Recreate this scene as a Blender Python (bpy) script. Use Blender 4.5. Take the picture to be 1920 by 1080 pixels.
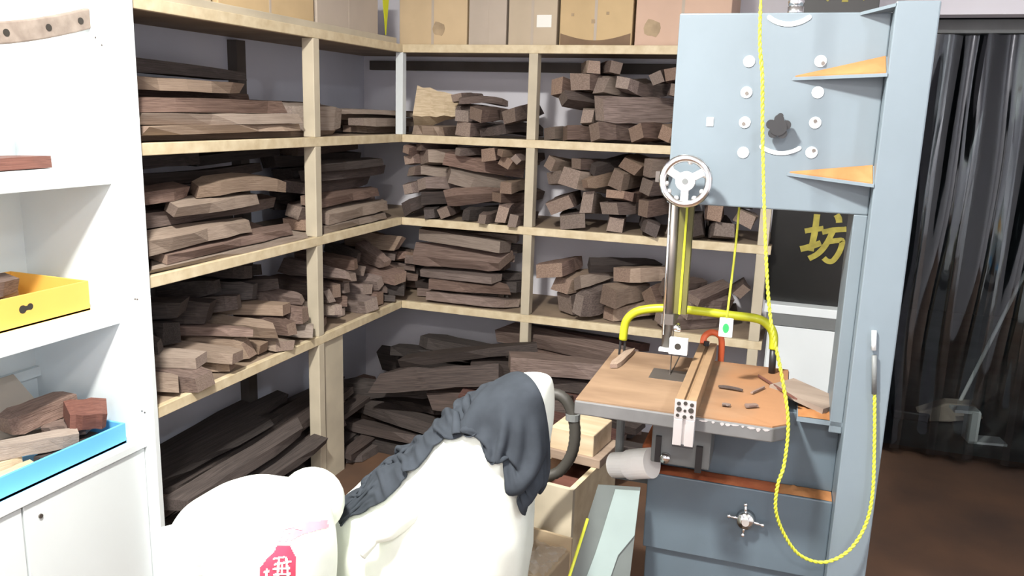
import bpy, bmesh, math, random
import numpy as np
from mathutils import Vector, Matrix, Euler, noise
from mathutils.bvhtree import BVHTree

for o in list(bpy.data.objects): bpy.data.objects.remove(o)
scene = bpy.context.scene
COL = scene.collection
R = math.radians

# ---------------------------------------------------------------- camera
yaw, pitch, roll = 0.3362, 0.2113, 0.0314
fw = Vector((-math.sin(yaw)*math.cos(pitch), math.cos(yaw)*math.cos(pitch), -math.sin(pitch)))
r0 = Vector((math.cos(yaw), math.sin(yaw), 0)); u0 = r0.cross(fw)
rt = r0*math.cos(roll) + u0*math.sin(roll); up = u0*math.cos(roll) - r0*math.sin(roll)
cd = bpy.data.cameras.new('camera'); cam = bpy.data.objects.new('camera', cd); COL.objects.link(cam)
m3 = Matrix((rt, up, -fw)).transposed()
cam.matrix_world = Matrix.Translation((1.7624, -3.4519, 1.55)) @ m3.to_4x4()
cd.sensor_width = 36.0; cd.lens = 1550.46/1920*36.0; cd.clip_start = 0.05
scene.camera = cam

# ---------------------------------------------------------------- world, light, exposure
w = bpy.data.worlds.new('night'); scene.world = w; w.use_nodes = True
w.node_tree.nodes['Background'].inputs[0].default_value = (0.55, 0.7, 1.0, 1)
w.node_tree.nodes['Background'].inputs[1].default_value = 0.02
scene.view_settings.view_transform = 'Standard'
scene.view_settings.look = 'None'
scene.view_settings.gamma = 1.0
scene.view_settings.use_curve_mapping = False
scene.view_settings.exposure = 0.12
LAMP = (0.95, -2.85, 2.78); LAMP_W = 150.0
LAMP2 = (3.0, -3.0, 2.78); FILL2_W = 32.0  # unseen fill, added to soften the light across the room
LAMP3 = (2.0, -4.75, 2.78); FILL3_W = 48.0  # unseen fill added behind the camera to brighten the space under the shelves
def area(name, loc, size, power, col):
    d = bpy.data.lights.new(name, 'AREA'); d.shape = 'DISK'; d.size = size; d.energy = power; d.color = col
    o = bpy.data.objects.new(name, d); o.location = loc; COL.objects.link(o); return o
area('lamp_or_fill_light', (LAMP[0], LAMP[1], LAMP[2]-0.02), 0.22, LAMP_W, (1.0, 0.97, 0.90))
area('lamp_or_fill_light', (LAMP2[0], LAMP2[1], LAMP2[2]-0.02), 0.22, FILL2_W, (0.86, 0.93, 1.0))

area('lamp_or_fill_light', (LAMP3[0], LAMP3[1], LAMP3[2]-0.02), 0.22, FILL3_W, (1.0, 0.95, 0.88))

# ---------------------------------------------------------------- materials
def mat(name, col, rough=0.6, metal=0.0, noise_amt=0.12, scale=8.0, bump=0.0, spec=0.5, stretch=None, rnd=0.0, cols=None, coat=0.0):
    m = bpy.data.materials.new(name); m.use_nodes = True
    nt = m.node_tree; b = nt.nodes['Principled BSDF']
    b.inputs['Roughness'].default_value = rough; b.inputs['Metallic'].default_value = metal
    b.inputs['Specular IOR Level'].default_value = spec
    if coat: b.inputs['Coat Weight'].default_value = coat
    tc = nt.nodes.new('ShaderNodeTexCoord'); mp = nt.nodes.new('ShaderNodeMapping')
    nt.links.new(tc.outputs['Object'], mp.inputs[0])
    mp.inputs['Scale'].default_value = stretch or (1, 1, 1)
    nz = nt.nodes.new('ShaderNodeTexNoise'); nz.inputs['Scale'].default_value = scale; nz.inputs['Detail'].default_value = 5
    nt.links.new(mp.outputs[0], nz.inputs[0])
    rp = nt.nodes.new('ShaderNodeValToRGB')
    c = col
    lo = cols[0] if cols else tuple(v*(1-noise_amt) for v in c)
    hi = cols[1] if cols else tuple(min(1, v*(1+noise_amt)) for v in c)
    rp.color_ramp.elements[0].position = 0.3; rp.color_ramp.elements[0].color = (*lo, 1)
    rp.color_ramp.elements[1].position = 0.7; rp.color_ramp.elements[1].color = (*hi, 1)
    nt.links.new(nz.outputs[0], rp.inputs[0])
    out = rp.outputs[0]
    if rnd:
        oi = nt.nodes.new('ShaderNodeObjectInfo')
        hs = nt.nodes.new('ShaderNodeHueSaturation')
        mr = nt.nodes.new('ShaderNodeMapRange'); mr.inputs[3].default_value = 1-rnd; mr.inputs[4].default_value = 1+rnd
        nt.links.new(oi.outputs['Random'], mr.inputs[0]); nt.links.new(mr.outputs[0], hs.inputs['Value'])
        ml = nt.nodes.new('ShaderNodeMath'); ml.operation = 'MULTIPLY'; ml.inputs[1].default_value = 7.31
        fr = nt.nodes.new('ShaderNodeMath'); fr.operation = 'FRACT'
        mr2 = nt.nodes.new('ShaderNodeMapRange'); mr2.inputs[3].default_value = 0.7; mr2.inputs[4].default_value = 1.15
        nt.links.new(oi.outputs['Random'], ml.inputs[0]); nt.links.new(ml.outputs[0], fr.inputs[0])
        nt.links.new(fr.outputs[0], mr2.inputs[0]); nt.links.new(mr2.outputs[0], hs.inputs['Saturation'])
        nt.links.new(out, hs.inputs['Color']); out = hs.outputs[0]
    nt.links.new(out, b.inputs['Base Color'])
    if bump:
        bp = nt.nodes.new('ShaderNodeBump'); bp.inputs['Strength'].default_value = bump; bp.inputs['Distance'].default_value = 0.01
        nt.links.new(nz.outputs[0], bp.inputs['Height']); nt.links.new(bp.outputs[0], b.inputs['Normal'])
    return m
M = {}
M['wall'] = mat('wall_paint', (0.70, 0.72, 0.80), 0.8, noise_amt=0.04, scale=3)
M['wall_white'] = mat('wall_white', (0.83, 0.82, 0.88), 0.8, noise_amt=0.02, scale=3)
M['ceiling'] = mat('ceiling_paint', (0.8, 0.8, 0.8), 0.9, noise_amt=0.02)
M['floor'] = mat('floor_brown', (0.10, 0.05, 0.028), 0.75, cols=((0.07, 0.042, 0.029), (0.15, 0.078, 0.042)), scale=2.5)
M['outfloor'] = mat('outside_concrete', (0.10, 0.11, 0.11), 0.6, noise_amt=0.3, scale=4)
M['outwall'] = mat('outside_dark_wall', (0.03, 0.035, 0.04), 0.8, noise_amt=0.3, scale=2)
M['cabinet'] = mat('white_laminate', (0.74, 0.79, 0.80), 0.45, noise_amt=0.02, scale=5)
M['pine'] = mat('pine_board', (0.66, 0.55, 0.36), 0.6, cols=((0.56, 0.45, 0.28), (0.72, 0.62, 0.43)), scale=4, stretch=(6, 6, 6))
M['pine_dusty'] = mat('pine_post', (0.55, 0.47, 0.34), 0.7, cols=((0.42, 0.37, 0.28), (0.60, 0.53, 0.40)), scale=5)
M['board_under'] = mat('shelf_plywood', (0.30, 0.22, 0.16), 0.75, cols=((0.20, 0.15, 0.11), (0.36, 0.27, 0.19)), scale=5)
M['batten'] = mat('dark_batten', (0.10, 0.085, 0.075), 0.7, noise_amt=0.2)
WST = (2.0, 16, 16)
M['wood_mid'] = mat('rosewood_brown', (0.2, 0.12, 0.09), 0.7, cols=((0.10, 0.067, 0.055), (0.235, 0.167, 0.14)), scale=1.6, stretch=WST, rnd=0.38, bump=0.25, spec=0.25)
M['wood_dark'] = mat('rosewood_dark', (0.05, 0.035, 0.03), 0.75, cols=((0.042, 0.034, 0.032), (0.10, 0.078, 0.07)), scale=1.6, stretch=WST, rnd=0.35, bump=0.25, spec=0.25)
M['wood_tan'] = mat('wood_tan', (0.4, 0.27, 0.18), 0.7, cols=((0.23, 0.168, 0.128), (0.36, 0.278, 0.215)), scale=1.6, stretch=WST, rnd=0.22, bump=0.25, spec=0.25)
M['wood_light'] = mat('wood_pale', (0.62, 0.5, 0.33), 0.7, cols=((0.5, 0.38, 0.24), (0.7, 0.57, 0.40)), scale=1.6, stretch=WST, bump=0.2, spec=0.25)
M['wood_red'] = mat('wood_red', (0.22, 0.09, 0.06), 0.6, cols=((0.11, 0.045, 0.035), (0.20, 0.09, 0.068)), scale=1.6, stretch=WST, bump=0.2, spec=0.25)
M['wood_maroon'] = mat('wood_maroon', (0.1, 0.05, 0.04), 0.65, cols=((0.065, 0.033, 0.028), (0.14, 0.072, 0.06)), scale=1.6, stretch=WST, bump=0.2, spec=0.25)
M['wood_end'] = mat('wood_end_grain', (0.25, 0.18, 0.14), 0.8, cols=((0.17, 0.12, 0.095), (0.29, 0.213, 0.17)), scale=9, stretch=(2, 2, 2), rnd=0.35, spec=0.2)
M['card'] = mat('cardboard', (0.55, 0.42, 0.26), 0.85, noise_amt=0.08, scale=6, rnd=0.10)
M['card_pink'] = mat('cardboard_pinkish', (0.60, 0.42, 0.32), 0.85, noise_amt=0.06, scale=6)
M['card_grey'] = mat('cardboard_greyish', (0.48, 0.41, 0.34), 0.85, noise_amt=0.06, scale=6)
M['print_brown'] = mat('brown_print', (0.20, 0.13, 0.08), 0.85, noise_amt=0.15, scale=9)
M['print_faint'] = mat('faint_print', (0.40, 0.30, 0.19), 0.85, noise_amt=0.2, scale=20)
M['paper'] = mat('white_paper', (0.85, 0.85, 0.80), 0.8, noise_amt=0.02)
M['blue'] = mat('blue_plastic', (0.14, 0.47, 0.80), 0.4, noise_amt=0.05)
M['orange'] = mat('orange_card', (0.80, 0.47, 0.10), 0.6, noise_amt=0.06, scale=5)
M['hole'] = mat('dark_hole', (0.03, 0.025, 0.02), 0.8)
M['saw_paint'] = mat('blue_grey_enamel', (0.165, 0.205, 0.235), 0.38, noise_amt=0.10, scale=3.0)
M['saw_shaded'] = mat('blue_grey_shaded_enamel', (0.095, 0.128, 0.155), 0.45, noise_amt=0.12, scale=3.0)  # same enamel darkened: light falloff on the lower body put into the colour
M['sawdust'] = mat('orange_sawdust', (0.5, 0.24, 0.1), 0.95, cols=((0.30, 0.13, 0.05), (0.42, 0.20, 0.085)), scale=12, bump=0.6, spec=0.1)
M['sawdust_red'] = mat('red_sawdust', (0.34, 0.09, 0.04), 0.95, cols=((0.26, 0.06, 0.03), (0.42, 0.14, 0.06)), scale=14, bump=0.6, spec=0.1)
M['iron'] = mat('grey_cast_iron', (0.15, 0.15, 0.15), 0.5, metal=0.2, noise_amt=0.25, scale=10)
M['tabletop'] = mat('sawdusty_table', (0.5, 0.29, 0.14), 0.8, cols=((0.185, 0.118, 0.074), (0.285, 0.19, 0.12)), scale=5, stretch=(1, 3, 1), bump=0.2, spec=0.2)
def table_dust():
    m = M['tabletop']; nt = m.node_tree; b = nt.nodes['Principled BSDF']; src = b.inputs['Base Color'].links[0].from_socket
    tc = nt.nodes.new('ShaderNodeTexCoord'); sp = nt.nodes.new('ShaderNodeSeparateXYZ'); nz = nt.nodes.new('ShaderNodeTexNoise'); nz.inputs['Scale'].default_value = 11
    ad = nt.nodes.new('ShaderNodeMath'); ad.operation = 'MULTIPLY_ADD'; ad.inputs[1].default_value = 0.22; mr = nt.nodes.new('ShaderNodeMapRange'); mr.inputs[1].default_value = 0.19; mr.inputs[2].default_value = 0.33
    mx = nt.nodes.new('ShaderNodeMix'); mx.data_type = 'RGBA'; mx.inputs[7].default_value = (0.31, 0.16, 0.08, 1); l = nt.links.new
    l(tc.outputs['Object'], sp.inputs[0]); l(tc.outputs['Object'], nz.inputs[0]); l(nz.outputs[0], ad.inputs[0]); l(sp.outputs[0], ad.inputs[2]); l(ad.outputs[0], mr.inputs[0]); l(mr.outputs[0], mx.inputs[0]); l(src, mx.inputs[6]); l(mx.outputs[2], b.inputs['Base Color'])
table_dust()
M['alu'] = mat('aluminium', (0.75, 0.74, 0.74), 0.35, metal=0.7, noise_amt=0.05)
M['alu_dusty'] = mat('aluminium_dusty', (0.26, 0.165, 0.09), 0.7, noise_amt=0.2, scale=14)
M['chrome'] = mat('chrome', (0.8, 0.8, 0.8), 0.18, metal=1.0, noise_amt=0.02)
M['steel'] = mat('worn_steel', (0.20, 0.18, 0.165), 0.5, metal=0.85, noise_amt=0.15, scale=12)
M['white_cap'] = mat('white_plastic', (0.86, 0.9, 0.9), 0.4, noise_amt=0.02)
M['black'] = mat('black_plastic', (0.02, 0.02, 0.022), 0.4, noise_amt=0.1)
M['yellow'] = mat('lime_yellow', (0.50, 0.53, 0.02), 0.4, noise_amt=0.05)
M['olive'] = mat('olive_cover', (0.13, 0.12, 0.03), 0.5, noise_amt=0.2)
M['cord'] = mat('yellow_cord', (0.62, 0.64, 0.05), 0.5, noise_amt=0.12, scale=30)
M['red_clamp'] = mat('orange_red_paint', (0.72, 0.14, 0.05), 0.45, noise_amt=0.08)
M['green'] = mat('green_mark', (0.03, 0.35, 0.10), 0.5)
M['pvc'] = mat('white_pvc', (0.92, 0.91, 0.88), 0.4, noise_amt=0.04, scale=10)
M['teal'] = mat('pale_teal_paint', (0.24, 0.30, 0.29), 0.5, noise_amt=0.06)
M['greysheet'] = mat('grey_sheet', (0.10, 0.115, 0.11), 0.45, noise_amt=0.15)
M['sack'] = mat('woven_sack', (0.78, 0.82, 0.74), 0.5, noise_amt=0.02, scale=40, bump=0.05)
M['sack_red'] = mat('red_sack_print', (0.62, 0.06, 0.12), 0.6, noise_amt=0.2, scale=14)
M['sack_pink'] = mat('pink_sack_print', (0.80, 0.34, 0.42), 0.6, noise_amt=0.15, scale=20)
M['sack_faint'] = mat('faint_sack_print', (0.80, 0.72, 0.70), 0.6)
M['jacket'] = mat('slate_cloth', (0.034, 0.040, 0.049), 0.9, noise_amt=0.15, scale=25, spec=0.15)
M['hose'] = mat('grey_hose', (0.045, 0.042, 0.036), 0.55, noise_amt=0.15)
M['sign'] = mat('black_sign', (0.012, 0.012, 0.011), 0.3, noise_amt=0.2)
M['gold'] = mat('gold_paint', (0.36, 0.31, 0.05), 0.5, noise_amt=0.25, scale=30)
M['grey'] = mat('grey_metal', (0.16, 0.17, 0.17), 0.5, noise_amt=0.1)
def pvc_curtain():
    m = bpy.data.materials.new('clear_pvc'); m.use_nodes = True; nt = m.node_tree
    for n in list(nt.nodes): nt.nodes.remove(n)
    o = nt.nodes.new('ShaderNodeOutputMaterial'); mx = nt.nodes.new('ShaderNodeMixShader')
    t = nt.nodes.new('ShaderNodeBsdfTransparent'); t.inputs[0].default_value = (0.72, 0.76, 0.76, 1)
    g = nt.nodes.new('ShaderNodeBsdfGlossy'); g.inputs['Roughness'].default_value = 0.06; g.inputs[0].default_value = (0.9, 0.95, 1, 1)
    f = nt.nodes.new('ShaderNodeFresnel'); f.inputs[0].default_value = 1.75
    tc = nt.nodes.new('ShaderNodeTexCoord'); mp = nt.nodes.new('ShaderNodeMapping'); mp.inputs['Scale'].default_value = (4, 4, 0.9)
    nz = nt.nodes.new('ShaderNodeTexNoise'); nz.inputs['Scale'].default_value = 1.3; nz.inputs['Detail'].default_value = 2
    bp = nt.nodes.new('ShaderNodeBump'); bp.inputs['Strength'].default_value = 0.10; bp.inputs['Distance'].default_value = 0.03
    L = nt.links.new
    L(tc.outputs['Object'], mp.inputs[0]); L(mp.outputs[0], nz.inputs[0]); L(nz.outputs[0], bp.inputs['Height'])
    L(bp.outputs[0], g.inputs['Normal']); L(bp.outputs[0], f.inputs['Normal'])
    L(f.outputs[0], mx.inputs[0]); L(t.outputs[0], mx.inputs[1]); L(g.outputs[0], mx.inputs[2]); L(mx.outputs[0], o.inputs[0])
    return m
M['curtain'] = pvc_curtain()
def emis(name, col, s):
    m = bpy.data.materials.new(name); m.use_nodes = True; b = m.node_tree.nodes['Principled BSDF']
    b.inputs['Emission Color'].default_value = (*col, 1); b.inputs['Emission Strength'].default_value = s
    b.inputs['Base Color'].default_value = (0.8, 0.8, 0.8, 1); return m
M['lamp'] = emis('lamp_glow', (1, 0.97, 0.92), 12)
def clear_film():
    m = bpy.data.materials.new('clear_film'); m.use_nodes = True; nt = m.node_tree; b = nt.nodes['Principled BSDF']
    b.inputs['Base Color'].default_value = (0.8, 0.75, 0.7, 1); b.inputs['Roughness'].default_value = 0.12; b.inputs['Alpha'].default_value = 0.22
    return m
M['film'] = clear_film()

# ---------------------------------------------------------------- mesh helpers
def link_mesh(name, verts, faces, material, parent=None, smooth=False, bevel=0.0, mats=None, fmat=None):
    me = bpy.data.meshes.new(name); me.from_pydata([tuple(v) for v in verts], [], faces)
    me.materials.append(material)
    if mats:
        for x in mats: me.materials.append(x)
        me.polygons.foreach_set('material_index', fmat)
    if smooth: me.polygons.foreach_set('use_smooth', [True]*len(me.polygons))
    me.update()
    o = bpy.data.objects.new(name, me); COL.objects.link(o)
    if parent: o.parent = parent
    if bevel:
        b = o.modifiers.new('bevel', 'BEVEL'); b.width = bevel; b.segments = 2; b.limit_method = 'ANGLE'
    return o
class MB:
    def __init__(s): s.v = []; s.f = []
    def add(s, vs, fs):
        n = len(s.v); s.v += [Vector(v) for v in vs]; s.f += [tuple(i+n for i in f) for f in fs]; return s
    def box(s, x0, x1, y0, y1, z0, z1, mtx=None):
        vs = [Vector(v) for v in ((x0,y0,z0),(x1,y0,z0),(x1,y1,z0),(x0,y1,z0),(x0,y0,z1),(x1,y0,z1),(x1,y1,z1),(x0,y1,z1))]
        if mtx: vs = [mtx @ v for v in vs]
        return s.add(vs, [(0,3,2,1),(4,5,6,7),(0,1,5,4),(1,2,6,5),(2,3,7,6),(3,0,4,7)])
    def prism(s, poly, fn, a, b):            # poly 2D, fn(p, t)->3D, from t=a to t=b
        n = len(poly)
        vs = [fn(p, a) for p in poly] + [fn(p, b) for p in poly]
        fs = [tuple(range(n))[::-1], tuple(range(n, 2*n))] + [(i, (i+1) % n, n+(i+1) % n, n+i) for i in range(n)]
        return s.add(vs, fs)
    def tube(s, path, r, n=10, cap=True, close=False):
        path = [Vector(p) for p in path]; k = len(path); rs = r if isinstance(r, (list, tuple)) else [r]*k
        vs = []; prev = None
        for i, p in enumerate(path):
            if close: t = path[(i+1) % k] - path[i-1]
            else: t = path[min(i+1, k-1)] - path[max(i-1, 0)]
            t.normalize()
            if prev is None: a = t.orthogonal().normalized()
            else: a = (prev - prev.dot(t)*t).normalized()
            prev = a; b = t.cross(a)
            for j in range(n):
                an = 2*math.pi*j/n; vs.append(p + (a*math.cos(an) + b*math.sin(an))*rs[i])
        fs = []
        for i in range(k if close else k-1):
            for j in range(n):
                i2 = (i+1) % k
                fs.append((i*n+j, i*n+(j+1) % n, i2*n+(j+1) % n, i2*n+j))
        if cap and not close: fs += [tuple(range(n))[::-1], tuple((k-1)*n+j for j in range(n))]
        return s.add(vs, fs)
    def cyl(s, p0, p1, r, r1=None, n=20): return s.tube([p0, p1], [r, r1 if r1 is not None else r], n)
    def ball(s, c, r, n=10):
        vs = []; fs = []; c = Vector(c)
        for i in range(1, n):
            for j in range(2*n):
                a = math.pi*i/n; b = math.pi*j/n
                vs.append(c + r*Vector((math.sin(a)*math.cos(b), math.sin(a)*math.sin(b), math.cos(a))))
        q = 2*n
        for i in range(n-2):
            for j in range(q): fs.append((i*q+j, (i+1)*q+j, (i+1)*q+(j+1) % q, i*q+(j+1) % q))
        fs += [tuple(range(q)), tuple(((n-2)*q+j) for j in range(q))[::-1]]
        return s.add(vs, fs)
    def build(s, name, material, parent=None, smooth=False, bevel=0.0): return link_mesh(name, s.v, s.f, material, parent, smooth, bevel)
def tag(o, label=None, cat=None, group=None, kind=None):
    if label: o['label'] = label
    if cat: o['category'] = cat
    if group: o['group'] = group
    if kind: o['kind'] = kind
    return o
def empty(name, label, cat, loc=(0, 0, 0), rz=0.0, group=None):
    o = bpy.data.objects.new(name, None); o.location = loc; o.rotation_euler = (0, 0, rz); o.empty_display_size = 0.1
    COL.objects.link(o); return tag(o, label, cat, group)
def struct(o): o['kind'] = 'structure'; return o
def smooth_path(pts, per=6):
    pts = [Vector(p) for p in pts]; out = []
    for i in range(len(pts)-1):
        p0 = pts[max(i-1, 0)]; p1 = pts[i]; p2 = pts[i+1]; p3 = pts[min(i+2, len(pts)-1)]
        for k in range(per):
            t = k/per
            out.append(0.5*((2*p1) + (p2-p0)*t + (2*p0-5*p1+4*p2-p3)*t*t + (3*p1-p0-3*p2+p3)*t**3))
    out.append(pts[-1]); return out

# ---------------------------------------------------------------- the room
XW, YW_ = -0.45, 0.45; XR, YF, HC = 4.3, -5.2, 2.9
struct(MB().box(XW-0.1, XR+0.1, YF-0.1, 0.80, -0.06, 0.0).build('floor', M['floor']))
struct(MB().box(1.9, 4.6, 0.80, 4.2, -0.06, 0.0).build('floor_outside', M['outfloor']))
struct(MB().box(XW-0.1, XR+0.1, YF-0.1, YW_+0.2, HC, HC+0.08).build('ceiling', M['ceiling']))
struct(MB().box(XW-0.1, XW, YF-0.1, YW_+0.2, 0, HC).build('wall_left', M['wall']))
DX0, DX1, DZ = 2.14, 3.55, 1.985
struct(MB().box(XW, DX0, YW_, YW_+0.12, 0, HC).box(DX1, XR, YW_, YW_+0.12, 0, HC).box(DX0, DX1, YW_, YW_+0.12, DZ, HC).build('wall_back', M['wall_white']))
struct(MB().box(XR, XR+0.1, YF-0.1, YW_+0.2, 0, HC).build('wall_right', M['wall_white']))
struct(MB().box(XW, XR, YF-0.1, YF, 0, HC).build('wall_front', M['wall_white']))
struct(MB().box(1.8, 4.6, 4.2, 4.3, 0, 3.0).box(1.7, 1.8, 0.8, 4.2, 0, 3.0).box(4.6, 4.7, 0.8, 4.2, 0, 3.0).build('wall_outside', M['outwall']))
for loc in (LAMP, LAMP2, LAMP3):  # the fixture over the sacks is the main lamp; the others house added fills
    e = empty('ceiling_lamp_or_fill', 'round white ceiling lamp hanging above the ' + ('sacks' if loc is LAMP else 'open floor, added as unseen fill' if loc is LAMP2 else 'rear of the room, added as unseen fill'), 'lamp', loc)
    MB().cyl((0, 0, 0.05), (0, 0, HC-loc[2]), 0.06, n=24).build('lamp_base', M['white_cap'], e, True)
    MB().cyl((0, 0, 0.0), (0, 0, 0.05), 0.13, 0.10, n=32).build('lamp_glass', M['lamp'], e, True)

# ---------------------------------------------------------------- the two shelf units
Z1, Z2, Z3, Z4 = 1.807, 1.411, 1.030, 0.630; T2 = 0.0175
YP = -1.60
ul = empty('shelf_unit', 'pine shelf unit along the wall beside the white cabinet', 'shelf', (0, 0, 0))
ub = empty('shelf_unit', 'pine shelf unit behind the bandsaw, at right angles to the other', 'shelf', (0, 0, 0))
for z in (Z1, Z2, Z3, Z4):
    MB().box(-0.022, 0.0, YP, 0.0, z-T2, z+T2).build('shelf_edging', M['pine'], ul, bevel=0.002)
    MB().box(XW, -0.022, YP, YW_, z-0.006, z+T2-0.002).build('shelf_board', M['board_under'], ul)
    MB().box(0.0, 1.655, 0.0, 0.022, z-T2, z+T2).build('shelf_edging', M['pine'], ub, bevel=0.002)
    MB().box(-0.022, 1.655, 0.022, YW_, z-0.006, z+T2-0.002).build('shelf_board', M['board_under'], ub)
LV = (0.0, Z4, Z3, Z2, Z1)
for i in range(4):
    a, b = LV[i]+(T2 if i else 0), LV[i+1]-T2
    MB().box(-0.05, 0.0, -0.715, -0.675, a, b).build('post', M['pine_dusty'], ul, bevel=0.002)
    MB().box(XW, XW+0.045, -0.63, -0.575, a, b).build('rear_post', M['batten'], ul)
    MB().box(0.60, 0.64, 0.0, 0.05, a, b).build('post', M['pine_dusty'], ub, bevel=0.002)
    MB().box(1.60, 1.642, 0.0, 0.05, a, b).build('post', M['pine_dusty'], ub, bevel=0.002)
MB().box(-0.03, 0.006, -0.006, 0.03, Z2+T2, Z1-T2).build('corner_post', M['cabinet'], ul, bevel=0.002)
MB().box(-0.035, -0.012, -0.655, -0.515, 0, Z4-T2).build('upright_board', M['pine_dusty'], ul)
MB().box(-0.4, 1.6, YW_-0.03, YW_, Z1-0.075, Z1-0.03).build('rear_batten', M['batten'], ub)

# ---------------------------------------------------------------- wood pieces
def wood_mesh(kind, seed):
    rnd = random.Random(seed); n = 6; vs = []
    bend = rnd.choice((-1, 1))*rnd.uniform(0.25, 0.5) if kind == 'curved' else rnd.uniform(-0.08, 0.08)
    tap = rnd.uniform(0.35, 0.65) if kind == 'wedge' else rnd.uniform(0, 0.22)
    sk0, sk1 = rnd.uniform(-0.12, 0.12), rnd.uniform(-0.12, 0.12); tw = rnd.uniform(-0.3, 0.3)
    cut = rnd.uniform(0.6, 1.0) if kind != 'slab' else 0.85
    for i in range(n+1):
        t = i/n; x = t-0.5
        wy = 0.5*(1-tap*t); wz = 0.5*(1-0.5*tap*t)
        amp = 0.09 if kind == 'slab' else 0.045
        if i in (0, n): wy *= cut; wz *= 0.5+0.5*cut
        zo = bend*(4*t*(1-t)-0.66); c, s_ = math.cos(tw*(t-0.5)), math.sin(tw*(t-0.5))
        for (a, b) in ((-1, -1), (1, -1), (1, 1), (-1, 1)):
            xs = x + (sk0*a*0.5 if i == 0 else sk1*a*0.5 if i == n else 0)
            y, z = a*wy+rnd.uniform(-amp, amp), b*wz+rnd.uniform(-amp, amp)*0.6
            vs.append((xs, y*c-z*s_, y*s_+z*c+zo))
    fs = [(3, 2, 1, 0), tuple(n*4+k for k in range(4))]
    for i in range(n):
        for k in range(4): fs.append((i*4+k, i*4+(k+1) % 4, (i+1)*4+(k+1) % 4, (i+1)*4+k))
    lo = [min(v[a] for v in vs) for a in range(3)]; hi = [max(v[a] for v in vs) for a in range(3)]
    vs = [tuple((v[a]-lo[a])/(hi[a]-lo[a])-0.5 for a in range(3)) for v in vs]
    return vs, fs
WM = {}
def wood_data(kind, k, mname):
    key = (kind, k, mname)
    if key not in WM:
        vs, fs = wood_mesh(kind, ord(kind[0])*100+k*17+len(kind))
        me = bpy.data.meshes.new('wood_'+kind); me.from_pydata(vs, [], fs); me.materials.append(M[mname]); me.materials.append(M['wood_end'] if mname in ('wood_mid', 'wood_tan') else M[mname])
        me.polygons[0].material_index = 1; me.polygons[1].material_index = 1; me.update(); WM[key] = me
    return WM[key]
def put_wood(name, loc, rot, dims, kind, k, mname, label, group=None):
    o = bpy.data.objects.new(name, wood_data(kind, k, mname)); COL.objects.link(o)
    o.location = loc; o.rotation_euler = rot; o.scale = dims
    return tag(o, label, 'wood', group)

class Bay:
    """height field over a rectangular support; pieces are dropped on it and come to rest"""
    def __init__(s, x0, x1, y0, y1, z, h, res=0.015):
        s.b = (x0, x1, y0, y1); s.z = z; s.zmax = z+h; s.res = res
        pad = 0.15
        s.gx = np.arange(x0-pad, x1+pad, res); s.gy = np.arange(y0-pad, y1+pad, res)
        s.X, s.Y = np.meshgrid(s.gx, s.gy, indexing='ij')
        s.H = np.full(s.X.shape, z)
        s.over = (s.X < x0) | (s.X > x1) | (s.Y < y0) | (s.Y > y1)
    def block(s, x0, x1, y0, y1): s.H[(s.X > x0-0.01) & (s.X < x1+0.01) & (s.Y > y0-0.01) & (s.Y < y1+0.01)] = s.zmax+0.3; return s
    def slab(s, x, y, rot, d):
        Mx = np.array(Euler(rot).to_matrix()); h = np.array(d)/2*np.array((0.96, 0.92, 0.92))
        rad = float(np.abs(Mx[:2]) @ h @ np.ones(2)) if False else float(np.linalg.norm(h))
        i0, i1 = np.searchsorted(s.gx, (x-rad, x+rad)); j0, j1 = np.searchsorted(s.gy, (y-rad, y+rad))
        if i1 <= i0 or j1 <= j0: return None
        X = s.X[i0:i1, j0:j1]-x; Y = s.Y[i0:i1, j0:j1]-y
        lo = np.full(X.shape, -1e9); hi = np.full(X.shape, 1e9); ok = np.ones(X.shape, bool)
        for a in range(3):
            o = Mx[0, a]*X + Mx[1, a]*Y; dz = Mx[2, a]
            if abs(dz) < 1e-6: ok &= np.abs(o) <= h[a]; continue
            t1 = (-h[a]-o)/dz; t2 = (h[a]-o)/dz
            lo = np.maximum(lo, np.minimum(t1, t2)); hi = np.minimum(hi, np.maximum(t1, t2))
        ok &= hi > lo
        return (slice(i0, i1), slice(j0, j1)), ok, lo, hi
    def rest(s, x, y, rot, d):
        q = s.slab(x, y, rot, d)
        if q is None or not q[1].any(): return None
        sl, ok, lo, hi = q
        z = float((s.H[sl][ok]-lo[ok]).max()); full = sum(abs(Euler(rot).to_matrix()[2][a])*d[a]/2 for a in range(3))
        z = max(z, s.z+full-0.002)                      # never sink into the board underneath
        s.gap = float((z+lo[ok]-s.H[sl][ok]).mean())
        return z, z+full, q
    def commit(s, z, q):
        sl, ok, lo, hi = q; Hs = s.H[sl]; Hs[ok] = np.maximum(Hs[ok], z+hi[ok])
    def drop(s, x, y, yaw, roll, d, pitches=(0,)):
        best = None
        for p in pitches:
            rot = (R(roll), R(p), R(yaw)); r = s.rest(x, y, rot, d)
            if r and (best is None or r[0]+1.2*s.gap < best[4]): best = (r[0], r[1], r[2], rot, r[0]+1.2*s.gap)
        return best

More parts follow.
